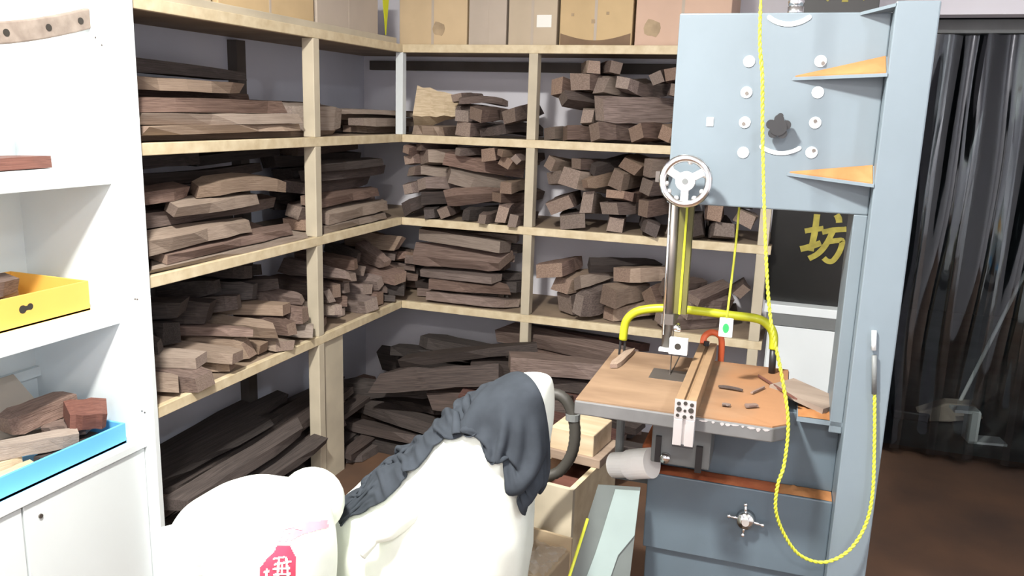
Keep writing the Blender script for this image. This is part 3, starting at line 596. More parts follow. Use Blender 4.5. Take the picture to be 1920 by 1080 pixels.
MB().box(0.071, 0.085, -0.002, 0.004, 1.531, 1.549).build('white_square', M['white_cap'], saw)
def arc(cx, cz, r, a0, a1, wd):
    n = 14; o = []; i_ = []
    for k in range(n+1):
        a = R(a0+(a1-a0)*k/n); o.append((cx+(r+wd/2)*math.cos(a), cz+(r+wd/2)*math.sin(a))); i_.append((cx+(r-wd/2)*math.cos(a), cz+(r-wd/2)*math.sin(a)))
    cap = lambda a, sgn: [(cx+r*math.cos(R(a))+wd/2*math.cos(R(a)+sgn*t), cz+r*math.sin(R(a))+wd/2*math.sin(R(a)+sgn*t)) for t in (0.8, 1.57, 2.3)]
    MB().prism(o+cap(a1, 1)+i_[::-1]+cap(a0, -1)[::-1], lambda p, t: (p[0], t, p[1]), -0.002, 0.004).build('arc_slot', M['white_cap'], saw)
arc(0.215, 1.795, 0.061, 232, 308, 0.009); arc(0.222, 1.548, 0.066, 236, 304, 0.008)
# tension knob
kb = MB().cyl((0.215, -0.012, 1.534), (0.215, -0.034, 1.534), 0.017, n=20)
for k in range(5):
    a = 2*math.pi*k/5+0.3; kb.cyl((0.215+0.0155*math.cos(a), -0.014, 1.534+0.0155*math.sin(a)), (0.215+0.0155*math.cos(a), -0.032, 1.534+0.0155*math.sin(a)), 0.0095, n=12)
kb.cyl((0.215, 0.0, 1.534), (0.215, -0.014, 1.534), 0.006, n=12).cyl((0.217, -0.012, 1.556), (0.217, -0.02, 1.556), 0.006, n=10).build('tension_knob', M['black'], saw)
# hand wheel
hw = MB().tube([(0.044+0.047*math.cos(a), -0.06, 1.419+0.047*math.sin(a)) for a in np.linspace(0, 2*math.pi, 36, endpoint=False)], 0.0080, 10, close=True).build('hand_wheel', M['chrome'], saw, True)
MB().cyl((0.044, -0.068, 1.419), (0.044, -0.048, 1.419), 0.020, n=24).build('hub', M['alu'], hw)
MB().cyl((0.044, -0.0695, 1.419), (0.044, -0.066, 1.419), 0.006, n=16).build('hub_bore', M['grey'], hw)
for a in (30, 150, 270):
    ca, sa = math.cos(R(a)), math.sin(R(a)); mt = Matrix.Translation((0.044, -0.06, 1.419)) @ Matrix.Rotation(-R(a), 4, 'Y')
    MB().box(0.012, 0.045, -0.004, 0.004, -0.008, 0.008, mt).build('spoke', M['alu'], hw, bevel=0.001)
for a in (20, 80, 140, 190, 215, 245, 300, 330):
    MB().ball((0.044+0.040*math.cos(R(a)), -0.058, 1.419+0.040*math.sin(R(a))), 0.006, 6).build('rim_stud', M['alu'], hw, True)
MB().cyl((0.044, -0.05, 1.419), (0.044, 0.01, 1.419), 0.009, n=14).build('wheel_shaft', M['steel'], hw, True)
MB().box(-0.022, -0.013, -0.035, -0.02, 1.412, 1.434).cyl((-0.0175, -0.028, 1.422), (0.01, 0.004, 1.43), 0.004, n=8).build('lock_nut', M['steel'], saw)
# lower body
MB().box(0.0, 0.402, 0.0, 0.18, 0.555, 0.742).build('lower_box', M['saw_shaded'], saw, bevel=0.003)
MB().box(0.006, 0.402, 0.010, 0.18, 0.0, 0.553).build('base', M['saw_shaded'], saw, bevel=0.003)
MB().box(0.012, 0.402, 0.055, 0.18, 0.742, 0.915).build('recessed_panel', M['saw_shaded'], saw, bevel=0.002)
def heap(name, x0, x1, y0, y1, z, h, m, seed, parent=None):
    rn = random.Random(seed); nx, ny = 28, 6; vs = []
    for i in range(nx+1):
        for j in range(ny+1):
            e = min(1, 4*min(i, nx-i)/nx)*min(1, 3*min(j, ny-j)/ny+0.12)
            vs.append((x0+(x1-x0)*i/nx, y0+(y1-y0)*j/ny, z+0.0006+h*e*(0.6+0.5*noise.noise((i*0.35+seed, j*0.5, 0)))))
    fs = [(i*(ny+1)+j, (i+1)*(ny+1)+j, (i+1)*(ny+1)+j+1, i*(ny+1)+j+1) for i in range(nx) for j in range(ny)]
    o = link_mesh(name, vs, fs, m, parent or saw, True); o['kind'] = 'stuff'; return o
heap('sawdust', 0.004, 0.30, 0.002, 0.054, 0.742, 0.008, M['sawdust_red'], 1)
heap('sawdust', 0.29, 0.40, 0.003, 0.054, 0.742, 0.011, M['sawdust'], 2)
MB().box(0.31, 0.402, 0.0, 0.18, 0.915, 0.925).build('upper_ledge', P, saw); heap('sawdust', 0.312, 0.40, 0.002, 0.10, 0.925, 0.012, M['sawdust'], 3)
# star handle on the lower box
sh = MB().cyl((0.226, 0.0, 0.672), (0.226, -0.022, 0.672), 0.021, 0.018, n=24).build('star_handle', M['chrome'], saw, True)
MB().cyl((0.226, -0.022, 0.672), (0.226, -0.028, 0.672), 0.008, n=16).build('handle_nut', M['alu'], sh)
for a in (95, 175, 265, 352):
    c = Vector((0.226, -0.012, 0.672)); d = Vector((math.cos(R(a)), 0, math.sin(R(a))))
    MB().cyl(c+d*0.016, c+d*0.034, 0.0035, n=8).ball(c+d*0.037, 0.0052, 6).build('handle_spoke', M['chrome'], sh, True)
# trunnion under the table
MB().box(0.012, 0.14, -0.06, 0.056, 0.795, 0.892).build('trunnion', M['grey'], saw, bevel=0.004)
MB().box(0.022, 0.034, -0.068, -0.058, 0.80, 0.86).build('trunnion_slot', M['black'], saw); MB().box(0.11, 0.124, -0.068, -0.058, 0.79, 0.85).build('trunnion_slot', M['black'], saw)
MB().cyl((0.045, -0.072, 0.812), (0.045, -0.058, 0.812), 0.011, n=16).build('trunnion_bolt', M['chrome'], saw, True)
MB().cyl((-0.08, 0.06, 0.70), (-0.08, 0.06, 0.90), 0.010, n=12).box(-0.09, 0.03, 0.05, 0.07, 0.69, 0.705).build('table_strut', M['grey'], saw)
# table
tb = MB().prism([(-0.145, -0.153), (0.262, -0.153), (0.290, -0.125), (0.290, 0.268), (-0.145, 0.268)], lambda p, t: (p[0], p[1], t), 0.916, 0.947).build('table', M['iron'], saw, bevel=0.003)
ttop = MB().prism([(-0.143, -0.150), (0.261, -0.150), (0.288, -0.124), (0.288, 0.266), (-0.143, 0.266)], lambda p, t: (p[0], p[1], t), 0.947, 0.950).build('sawdust_layer', M['tabletop'], tb)
MB().box(-0.022, 0.060, 0.06, 0.14, 0.950, 0.9508).build('table_insert', M['steel'], tb)
MB().box(0.022, 0.0245, 0.10, 0.268, 0.9508, 0.9512).build('blade_slot', M['hole'], tb)
# chipped paint along the front edge
rn = random.Random(8)
for k in range(9):
    u = 0.125+0.14*k/9+rn.uniform(0, 0.008); a, h_ = rn.uniform(0.003, 0.010), rn.uniform(0.002, 0.006); z = 0.944-h_*0.5
    MB().prism([(u-a, z), (u-a*0.3, z-h_), (u+a*0.5, z-h_*0.7), (u+a, z+h_*0.2), (u+a*0.3, z+h_*0.5), (u-a*0.6, z+h_*0.4)], lambda p, t: (p[0], t, p[1]), -0.1525, -0.1537).build('chipped_patch', M['alu'], tb)
# blade guide post
gp = MB().tube([(0.004, 0.10, 1.40), (0.009, 0.10, 1.018)], 0.0115, 14).build('guide_post', M['steel'], saw, True)
MB().cyl((-0.004, 0.088, 1.37), (0.001, 0.088, 1.05), 0.003, n=8).build('guide_rod', M['chrome'], gp, True)
bc = MB().box(0.016, 0.048, 0.10, 0.125, 1.10, 1.37).build('blade_cover', M['olive'], saw); MB().box(0.031, 0.036, 0.097, 0.10, 1.10, 1.37).build('cover_stripe', M['yellow'], bc)
MB().box(0.020, 0.0215, 0.108, 0.122, 0.93, 1.10).build('saw_blade', M['steel'], saw)
gb = MB().box(0.018, 0.060, 0.078, 0.092, 1.008, 1.047).box(-0.006, 0.022, 0.080, 0.094, 1.011, 1.019).build('guide_block', M['white_cap'], saw, bevel=0.001)
MB().cyl((0.038, 0.0765, 1.028), (0.038, 0.079, 1.028), 0.0075, n=16).build('block_hole', M['hole'], gb)
MB().box(-0.006, 0.022, 0.086, 0.114, 1.075, 1.10).build('guide_clamp', M['steel'], saw)
MB().cyl((0.031, 0.078, 1.070), (0.031, 0.10, 1.072), 0.007, n=14).ball((0.037, 0.082, 1.068), 0.006, 6).build('clamp_screw', M['chrome'], saw, True)
# yellow handle arching over the rear of the table
hp = smooth_path([(-0.116, 0.22, 0.990), (-0.112, 0.22, 1.035), (-0.095, 0.22, 1.060), (-0.066, 0.22, 1.074), (-0.012, 0.22, 1.083), (0.07, 0.22, 1.084), (0.143, 0.22, 1.082), (0.205, 0.22, 1.080), (0.232, 0.22, 1.066), (0.245, 0.22, 1.044), (0.248, 0.22, 1.010)])
hd = MB().tube(hp, 0.0105, 12).build('guard_handle', M['yellow'], saw, True)
MB().cyl((0.248, 0.22, 1.012), (0.250, 0.22, 0.945), 0.0085, n=12).build('handle_sleeve', M['black'], hd, True)
MB().cyl((-0.121, 0.22, 0.995), (-0.124, 0.22, 0.945), 0.003, n=8).build('handle_rod', M['black'], hd); MB().cyl((-0.110, 0.22, 0.995), (-0.112, 0.22, 0.945), 0.003, n=8).build('handle_rod', M['black'], hd)
MB().box(-0.006, 0.022, 0.10, 0.235, 1.072, 1.094).build('handle_bracket', M['olive'], hd)
# dust port
dp = MB().tube([(0.01, -0.012, 0.772), (-0.02, 0.0, 0.760), (-0.045, 0.012, 0.748)], [0.035, 0.035, 0.035], 28).build('dust_port', M['pvc'], saw)
MB().tube([(-0.04, 0.010, 0.750), (-0.085, 0.03, 0.733)], [0.030, 0.030], 28).build('port_socket', M['pvc'], dp)
MB().box(-0.02, 0.03, 0.02, 0.16, 0.76, 0.80).build('red_hood', M['sawdust_red'], saw, bevel=0.006)

# fence, clamp and bits on the saw table: in the saw's frame
SM = Matrix.Translation((1.483, -1.661, 0)) @ Matrix.Rotation(R(1), 4, 'Z')
def on_saw(name, label, cat, u, v, z, rz=0.0, group=None):
    p = SM @ Vector((u, v, z)); return empty(name, label, cat, p, R(1)+rz, group)
fe = on_saw('fence', 'aluminium slotted-profile rip fence lying across the saw table', 'fence', 0.091, 0.05, 0.9502, 0.0)
FL0, FL1 = -0.228, 0.235
MB().box(-0.021, -0.004, FL0, FL1, 0, 0.040).box(0.004, 0.021, FL0, FL1, 0, 0.040).box(-0.005, 0.005, FL0, FL1, 0.004, 0.033).build('profile', M['alu_dusty'], fe, bevel=0.001)
MB().box(-0.0213, 0.0213, FL0-0.003, FL0+0.001, -0.0002, 0.040).build('profile_end', M['alu'], fe)
for (x, z, r) in ((-0.013, 0.032, .004), (0.013, 0.032, .004), (-0.012, 0.02, .0055), (0.012, 0.02, .0055), (-0.014, 0.007, .0035), (0.014, 0.007, .0035), (0, 0.018, .003), (0, 0.034, .004), (0, 0.005, .004)):
    MB().cyl((x, FL0-0.0045, z), (x, FL0-0.002, z), r, n=14).build('profile_bore', M['hole'], fe)
MB().box(-0.021, -0.003, FL0-0.003, FL0+0.020, -0.058, -0.001).box(0.003, 0.021, FL0-0.003, FL0+0.020, -0.058, -0.001).box(-0.004, 0.004, FL0+0.004, FL0+0.018, -0.058, -0.001).build('clamp_profile', M['alu'], fe, bevel=0.001)
MB().box(-0.021, 0.021, FL0-0.002, FL0+0.02, -0.062, -0.058).build('clamp_foot', M['black'], fe)
ck = on_saw('c_clamp', 'orange-red clamp gripping the far end of the fence', 'clamp', 0.091, 0.285, 0.95)
MB().tube(smooth_path([(-0.012, -0.02, 0.041), (-0.010, -0.012, 0.058), (0.004, -0.002, 0.068), (0.022, 0.0, 0.064), (0.032, 0.0, 0.045), (0.034, 0.0, -0.03)]), 0.008, 10).build('clamp_frame', M['red_clamp'], ck, True)
MB().cyl((-0.002, -0.035, 0.041), (-0.002, -0.035, 0.052), 0.007, n=12).build('clamp_pad', M['black'], ck)
def bit(name, label, u, v, z, rz, d, mname, kind='block', k=0, group=None):
    p = SM @ Vector((u, v, z+d[2]/2)); o = put_wood(name, p, (0, 0, R(rz)), d, kind, k, mname, label, group); return o
bit('wood_stick', 'short flat tan stick lying on the saw table by its far corner', -0.105, 0.175, 0.9502, 86, (0.17, 0.024, 0.012), 'wood_tan', 'block', 1)
bit('wood_splinter', 'thin dark curved splinter on the sawdust of the table', 0.165, 0.045, 0.953, -6, (0.055, 0.008, 0.006), 'wood_dark', 'curved', 0)
bit('wood_splinter', 'thin straight dark splinter on the sawdusty table', 0.225, 0.06, 0.953, 66, (0.065, 0.005, 0.004), 'wood_mid', 'block', 0)
bit('wood_splinter', 'long thin splinter by the table corner', 0.262, 0.10, 0.953, -58, (0.17, 0.006, 0.004), 'wood_red', 'block', 2)
bit('wood_chip', 'dark wood chip on the sawdust near the table front', 0.215, -0.055, 0.953, 30, (0.03, 0.016, 0.005), 'wood_mid', 'slab', 0)
bit('wood_chip', 'small square chip on the sawdust beside the fence', 0.165, -0.07, 0.953, 5, (0.018, 0.014, 0.004), 'wood_mid', 'slab', 1)
o = MB().box(-0.07, 0.07, -0.045, 0.045, 0, 0.012, Matrix.Translation(SM @ Vector((0.33, 0.10, 0.938))) @ Euler((0, R(6), R(-34))).to_matrix().to_4x4()).build('wood_board', M['wood_tan'])
tag(o, 'thin tan board lying between the saw table and the column', 'wood')
# cords
def cord(name, label, pts, r, cat='cable'):
    c = smooth_path([SM @ Vector((u, -w_, z)) for u, w_, z in pts], 10); e = empty(name, label, cat, c[-1]); L0 = Matrix.Translation(-c[-1])
    n = len(c); dense = []
    for i in range(n-1):
        for k in range(3): dense.append(c[i].lerp(c[i+1], k/3))
    s = 0; ang = []
    for i in range(len(dense)): 
        if i: s += (dense[i]-dense[i-1]).length
        ang.append(s*2*math.pi/0.022)
    for ph in (0, math.pi):
        pa = []
        for i, p in enumerate(dense):
            t = (dense[min(i+1, len(dense)-1)]-dense[max(i-1, 0)]).normalized(); a = t.cross(Vector((0.2, 1, 0.1))).normalized(); b_ = t.cross(a)
            pa.append(L0 @ (p+(a*math.cos(ang[i]+ph)+b_*math.sin(ang[i]+ph))*r*0.55))
        MB().tube(pa, r*0.75, 6).build('cord_strand', M['cord'], e, True)
    return e, L0
ce, L0 = cord('looped_cable', 'yellow twisted cable looping down in front of the bandsaw', [(0.155, 0.17, 2.88), (0.160, 0.17, 2.2), (0.167, 0.17, 1.754), (0.182, 0.17, 1.619), (0.194, 0.17, 1.494), (0.218, 0.17, 1.295), (0.238, 0.17, 1.171), (0.267, 0.17, 1.068), (0.289, 0.17, 0.972), (0.290, 0.17, 0.883),
    (0.282, 0.17, 0.836), (0.284, 0.16, 0.777), (0.307, 0.14, 0.716), (0.342, 0.12, 0.668), (0.390, 0.10, 0.652), (0.434, 0.085, 0.678), (0.461, 0.07, 0.729), (0.469, 0.065, 0.80), (0.461, 0.06, 0.910), (0.449, 0.058, 1.02)], 0.0030)
MB().cyl(L0 @ (SM @ Vector((0.449, -0.058, 1.015))), L0 @ (SM @ Vector((0.440, -0.058, 1.095))), 0.005, n=10).build('cord_sheath', M['grey'], ce, True)
MB().cyl(L0 @ (SM @ Vector((0.438, -0.056, 1.105))), L0 @ (SM @ Vector((0.434, -0.056, 1.145))), 0.0048, n=10).build('cord_tip', M['white_cap'], ce, True)
tg = on_saw('hanging_tag', 'white tag with a green oval hanging on a thin yellow string', 'tag', 0.143, 0.06, 1.068)
MB().tube(smooth_path([(0.004, 0.03, 0.31), (0.004, 0.02, 0.2), (0.0, 0.0, 0.043)]), 0.0025, 8).build('string', M['cord'], tg, True)
MB().box(-0.015, 0.015, -0.003, 0.003, 0, 0.044).build('tag_plate', M['white_cap'], tg, bevel=0.002)
MB().prism([(0.007*math.cos(a), 0.021+0.011*math.sin(a)) for a in np.linspace(0, 2*math.pi, 20, endpoint=False)], lambda p, t: (p[0], t, p[1]), -0.0032, -0.0040).build('green_oval', M['green'], tg)
# lamp-like fitting above the saw
fx = on_saw('chrome_fitting', 'small chrome cap nut standing on top of the bandsaw', 'fitting', 0.225, 0.05, 1.752)
MB().cyl((0, 0, 0), (0, 0, 0.02), 0.016, n=20).build('fitting_collar', M['chrome'], fx, True); MB().ball((0, 0, 0.03), 0.016, 8).build('fitting_dome', M['chrome'], fx, True)

# ---------------------------------------------------------------- sacks
def sack_mesh(rows, name, material, parent, seed, lump=0.012):
    """rows: (z, cx, cy, rx, ry)"""
    zs = [r[0] for r in rows]; A = np.array(rows); nz, nt = 70, 110
    tz = np.linspace(0, 1, nz); zz = np.interp(tz, np.linspace(0, 1, len(zs)), zs)
    def ev(k): 
        from_ = np.linspace(0, 1, len(zs)); p = A[:, k]; v = np.interp(tz, from_, p)
        for _ in range(4): v[1:-1] = (v[:-2]+2*v[1:-1]+v[2:])/4
        return v
    cx, cy, rx, ry, zz = ev(1), ev(2), ev(3), ev(4), ev(0)
    vs = []
    for i in range(nz):
        for j in range(nt):
            a = 2*math.pi*j/nt; c, s_ = math.cos(a), math.sin(a); e = 0.82
            x = math.copysign(abs(c)**e, c)*rx[i]; y = math.copysign(abs(s_)**e, s_)*ry[i]
            p = Vector((cx[i]+x, cy[i]+y, zz[i])); f = min(1, rx[i]/0.1)
            d = noise.noise(p*5+Vector((seed, 0, 0)))*lump*1.6*f + noise.noise(Vector((p.x*14, p.y*14, p.z*6))+Vector((seed, 3, 0)))*lump*0.5*f
            d -= abs(noise.noise(Vector((p.x*9+p.z*7, p.y*9, p.z*3+seed))))*lump*0.7*f
            vs.append(p+Vector((c, s_, 0.25)).normalized()*d)
    fs = [(i*nt+j, i*nt+(j+1) % nt, (i+1)*nt+(j+1) % nt, (i+1)*nt+j) for i in range(nz-1) for j in range(nt)]
    fs += [tuple(range(nt))[::-1], tuple((nz-1)*nt+j for j in range(nt))]
    return vs, fs
sb = empty('tall_sack', 'tall white woven sack under the dark jacket', 'sack', (1.05, -1.85, 0))
LRB = [(0.0, 0.90, 1.20, 0.13), (0.05, 0.85, 1.23, 0.16), (0.3, 0.83, 1.25, 0.17), (0.55, 0.82, 1.262, 0.17), (0.67, 0.83, 1.28, 0.165), (0.735, 0.90, 1.288, 0.155), (0.81, 0.985, 1.30, 0.14),
       (0.87, 1.06, 1.308, 0.12), (0.92, 1.115, 1.31, 0.10), (0.96, 1.155, 1.31, 0.085), (0.99, 1.195, 1.308, 0.065), (1.01, 1.235, 1.305, 0.045), (1.018, 1.26, 1.295, 0.025), (1.02, 1.274, 1.28, 0.004)]
rowsB = [(z, (l+r)/2, -1.90, (r-l)/2, q) for z, l, r, q in LRB]
vB, fB = sack_mesh(rowsB, 'sack', M['sack'], sb, 1.0)
off = Vector(sb.location); link_mesh('sack_body', [v-off for v in vB], fB, M['sack'], sb, True)
bvhB = BVHTree.FromPolygons(vB, fB)
sa = empty('printed_sack', 'white woven sack with a red print in front of the tall sack', 'sack', (0.83, -2.12, 0))
LRA = [(0.0, 0.68, 0.90, 0.10), (0.05, 0.64, 0.94, 0.13), (0.3, 0.61, 0.955, 0.145), (0.55, 0.605, 0.96, 0.145), (0.65, 0.608, 0.958, 0.14), (0.72, 0.625, 0.955, 0.13), (0.76, 0.65, 0.95, 0.115), (0.79, 0.685, 0.94, 0.095),
       (0.808, 0.73, 0.93, 0.07), (0.818, 0.77, 0.91, 0.05), (0.822, 0.80, 0.87, 0.03), (0.823, 0.83, 0.835, 0.004)]
rowsA = [(z, (l+r)/2, -2.20, (r-l)/2, q) for z, l, r, q in LRA]
vA, fA = sack_mesh(rowsA, 'sack', M['sack'], sa, 7.0, 0.010)
offA = Vector(sa.location); link_mesh('sack_body', [v-offA for v in vA], fA, M['sack'], sa, True)
bvhA = BVHTree.FromPolygons(vA, fA)
ear = [Vector(v)-offA for v in ((0.66, -2.27, 0.735), (0.64, -2.20, 0.71), (0.635, -2.26, 0.62), (0.66, -2.19, 0.70))]
tip = Vector((0.605, -2.27, 0.715))-offA
MB().add([tip]+ear, [(0, 1, 2), (0, 2, 3), (0, 3, 1), (0, 4, 1), (0, 2, 4), (1, 4, 2, 3)]).build('sack_ear', M['sack'], sa)
# printing on the sack, projected on the cloth
pa = Vector((0.9506, 0.3105, -0.005)); pb = Vector((-0.1353, 0.4284, 0.8934)); P1 = Vector((0.87, -2.25, 0.79)); pn = Vector((-0.2795, 0.8486, -0.4492))
def inside(p, poly):
    c = False; n = len(poly)
    for i in range(n):
        a, b_ = poly[i], poly[i-1]
        if (a[1] > p[1]) != (b_[1] > p[1]) and p[0] < (b_[0]-a[0])*(p[1]-a[1])/(b_[1]-a[1])+a[0]: c = not c
    return c
def decal(name, poly, m, step=0.004, lift=0.0015):
    xs = [p[0] for p in poly]; zs = [p[1] for p in poly]; idx = {}; vs = []; fs = []
    def vert(i, j):
        if (i, j) not in idx:
            q = P1+pa*(min(xs)+i*step)+pb*(min(zs)+j*step); h = bvhA.ray_cast(q-pn*1.0, pn)
            if h[0] is None: idx[(i, j)] = None
            else: idx[(i, j)] = len(vs); vs.append(h[0]-pn*lift-offA)
        return idx[(i, j)]
    for i in range(int((max(xs)-min(xs))/step)+1):
        for j in range(int((max(zs)-min(zs))/step)+1):
            if inside((min(xs)+(i+.5)*step, min(zs)+(j+.5)*step), poly):
                q = [vert(i, j), vert(i+1, j), vert(i+1, j+1), vert(i, j+1)]
                if None not in q: fs.append(tuple(q))
    if fs: link_mesh(name, vs, fs, m, sa, True)
decal('red_print', [(0.052, -0.05), (0.063, -0.071), (0.064, -0.132), (0.004, -0.135), (0.003, -0.091), (0.014, -0.076), (0.027, -0.062), (0.031, -0.051)], M['sack_red'], 0.002)
decal('pink_print', [(0.03, -0.015), (0.054, -0.01), (0.099, -0.004), (0.103, -0.018), (0.072, -0.029), (0.055, -0.04), (0.054, -0.049), (0.031, -0.050)], M['sack_pink'], 0.002)
ST = lambda x0, y0, x1, y1, w_=0.0035: [(x0, y0+w_), (x1, y1+w_), (x1, y1), (x0, y0)] if abs(x1-x0) > abs(y1-y0) else [(x0, y0), (x0+w_, y0), (x1+w_, y1), (x1, y1)]
for q in (ST(0.026, -0.076, 0.046, -0.072), ST(0.028, -0.086, 0.056, -0.080), ST(0.034, -0.070, 0.033, -0.106), ST(0.026, -0.094, 0.054, -0.092), ST(0.046, -0.070, 0.050, -0.106), ST(0.027, -0.104, 0.056, -0.102), ST(0.040, -0.080, 0.040, -0.1),
          ST(0.036, -0.024, 0.033, -0.042, 0.004), ST(0.042, -0.021, 0.062, -0.017), ST(0.044, -0.030, 0.052, -0.028), ST(0.046, -0.022, 0.044, -0.042), ST(0.010, -0.10, 0.020, -0.098), ST(0.012, -0.11, 0.020, -0.108), ST(0.014, -0.092, 0.013, -0.12), ST(0.058, -0.02, 0.068, -0.022)):
    decal('print_stroke', q, M['sack'], 0.0015, 0.0026)
for k in range(4): decal('faint_character', [(-0.129+0.004*k, -0.066-0.017*k), (-0.117+0.004*k, -0.066-0.017*k), (-0.117+0.004*k, -0.077-0.017*k), (-0.129+0.004*k, -0.077-0.017*k)], M['sack_faint'], 0.002)
# upper corner of the tall sack poking up behind the printed one
c = Vector((0.85, -2.075, 0.735))-off; cm = MB().ball((0, 0, 0), 1.0, 14); cm.v = [c+Vector((v.x*0.075+0.01*v.z, v.y*0.05, v.z*0.076)) for v in cm.v]; cm.build('sack_corner', M['sack'], sb, True)
# tied knot of the sack
kp = Vector((1.05, -2.07, 0.72))-off
h = bvhB.ray_cast(Vector((1.04, -2.6, 0.735)), Vector((0, 1, 0)))
if h[0]: kp = h[0]-off
kp = kp+Vector((-0.035, 0.0, -0.045))
gp_ = smooth_path([kp+Vector((0.055, 0.035, 0.05)), kp+Vector((0.03, -0.012, 0.03)), kp+Vector((0.008, -0.034, 0.006)), kp+Vector((-0.008, -0.044, -0.012)), kp+Vector((-0.026, -0.052, -0.026))], 5)
rr_ = np.interp(np.linspace(0, 1, len(gp_)), [0, 0.25, 0.5, 0.62, 0.85, 1.0], [0.042, 0.030, 0.016, 0.009, 0.018, 0.021])
kn = MB().tube(gp_, [float(r_) for r_ in rr_], 20); kn.v = [v+noise.noise_vector(v*30)*0.006 for v in kn.v]; kn.build('tied_corner', M['sack'], sb, True)
MB().tube([gp_[12]+Vector((0.010*math.cos(a), 0.004*math.cos(a), 0.010*math.sin(a))) for a in np.linspace(0, 6.283, 16, endpoint=False)], 0.0025, 6, close=True).build('tie_string', M['card_grey'], sb, True)

# ---------------------------------------------------------------- jacket thrown over the sack
D_ = Vector((-0.1501, 0.8004, -0.5803)); E1 = Vector((0.972, 0.2269, 0.0616)); E2 = Vector((-0.181, 0.5548, 0.8121)); PJ = Vector((1.17, -1.95, 0.87))
cl = np.array([(-0.30, -0.055), (-0.22, -0.030), (-0.155, 0.018), (-0.09, 0.066), (-0.02, 0.110), (0.035, 0.108), (0.085, 0.072), (0.115, 0.018), (0.122, -0.04)])
hw_ = np.array([0.034, 0.056, 0.062, 0.066, 0.078, 0.072, 0.060, 0.050, 0.030])
NU, NV = 84, 40
sk = np.concatenate([[0], np.cumsum(np.linalg.norm(np.diff(cl, axis=0), axis=1))]); su = np.linspace(0, sk[-1], NU)
cx_ = np.stack([np.interp(su, sk, cl[:, k]) for k in (0, 1)], 1); hh = np.interp(su, sk, hw_)
for _ in range(6): cx_[1:-1] = (cx_[:-2]+2*cx_[1:-1]+cx_[2:])/4
tg_ = np.gradient(cx_, axis=0); tg_ /= np.linalg.norm(tg_, axis=1)[:, None]; nr = np.stack([-tg_[:, 1], tg_[:, 0]], 1)
vv = np.linspace(-1, 1, NV); ab = cx_[:, None, :]+nr[:, None, :]*(hh[:, None]*vv[None, :])[:, :, None]
Pc = np.zeros((NU, NV, 3)); rs = np.random.RandomState(5)
for i in range(NU):
    for j in range(NV):
        a, b_ = ab[i, j]; q = PJ+E1*float(a)+E2*float(b_); h = bvhB.ray_cast(q-D_*0.8, D_)
        dep = min((h[0]-q).dot(D_) if h[0] is not None else 0.07, 0.07)
        wv = 0.022*noise.noise(Vector((i*0.10, j*0.26, 2)))+0.016*noise.noise(Vector((i*0.24, j*0.13, 6)))
        Pc[i, j] = q+D_*(dep-0.035-wv)
# loose cloth: more material than the area it covers, so it buckles into folds as it settles
l_u = np.linalg.norm(np.diff(Pc, axis=0), axis=2).mean(1).clip(0.004)*1.30
l_v = 2*hh/(NV-1)*1.55
prev = Pc.copy(); COLO = 0.007
def pairs(A, i0, i1, rest, k):
    d = A[i1]-A[i0]; L_ = np.linalg.norm(d, axis=-1, keepdims=True)+1e-9; c = d*(0.5*k*(L_-rest[..., None])/L_); A[i0] += c; A[i1] -= c
S_ = slice
ru = np.repeat(l_u[:, None], NV, 1); rv = np.repeat(l_v[:, None], NV-1, 1)
rd = np.sqrt(ru[:, :-1]**2+rv[:-1]**2); ru2 = ru[:-1]+ru[1:]; rv2 = rv[:, :-1]*2
for it in range(52):
    vel = (Pc-prev)*0.90; prev = Pc.copy(); Pc = Pc+vel; Pc[..., 2] -= 0.0005
    for _ in range(7):
        for o_ in (0, 1):
            n_ = (NU-1-o_+1)//2; pairs(Pc, S_(o_, o_+2*n_, 2) if False else np.arange(o_, NU-1, 2), np.arange(o_, NU-1, 2)+1, ru[o_::2], 0.9)
            Q = Pc.transpose(1, 0, 2).copy(); pairs(Q, np.arange(o_, NV-1, 2), np.arange(o_, NV-1, 2)+1, rv.T[o_::2], 0.9); Pc = Q.transpose(1, 0, 2).copy()
        for ia, ib, ja, jb in ((0, 1, 0, 1), (0, 1, 1, 0)):
            for o_ in (0, 1):
                I = np.arange(o_, NU-1, 2); A0 = Pc[I+ia][:, ja:NV-1+ja]; A1 = Pc[I+ib][:, jb:NV-1+jb]
                d = A1-A0; L_ = np.linalg.norm(d, axis=-1, keepdims=True)+1e-9; c = d*(0.12*(L_-rd[I][..., None])/L_)
                T0 = Pc[I+ia]; T0[:, ja:NV-1+ja] += c; Pc[I+ia] = T0; T1 = Pc[I+ib]; T1[:, jb:NV-1+jb] -= c; Pc[I+ib] = T1
        d = Pc[2:]-Pc[:-2]; L_ = np.linalg.norm(d, axis=-1, keepdims=True)+1e-9; c = d*(0.10*np.minimum(0, L_-ru2[..., None]*0.80)/L_); Pc[:-2] += c; Pc[2:] -= c
        d = Pc[:, 2:]-Pc[:, :-2]; L_ = np.linalg.norm(d, axis=-1, keepdims=True)+1e-9; c = d*(0.10*np.minimum(0, L_-rv2[..., None]*0.80)/L_); Pc[:, :-2] += c; Pc[:, 2:] -= c
    F = Pc.reshape(-1, 3); G = prev.reshape(-1, 3)
    for k in range(len(F)):
        v = Vector(F[k]); loc, nrm, _, ds = bvhB.find_nearest(v, 0.08)
        if loc is None: continue
        sdn = (v-loc).dot(nrm)
        if sdn < COLO: F[k] = v+nrm*(COLO-sdn); G[k] = F[k]
        elif sdn < COLO+0.006: G[k] = 0.85*F[k]+0.15*G[k]
    Pc = F.reshape(NU, NV, 3); prev = G.reshape(NU, NV, 3)
fs = [(i*NV+j, (i+1)*NV+j, (i+1)*NV+j+1, i*NV+j+1) for i in range(NU-1) for j in range(NV-1)]
o = link_mesh('jacket', [tuple(v) for v in Pc.reshape(-1, 3)], fs, M['jacket'], None, True)
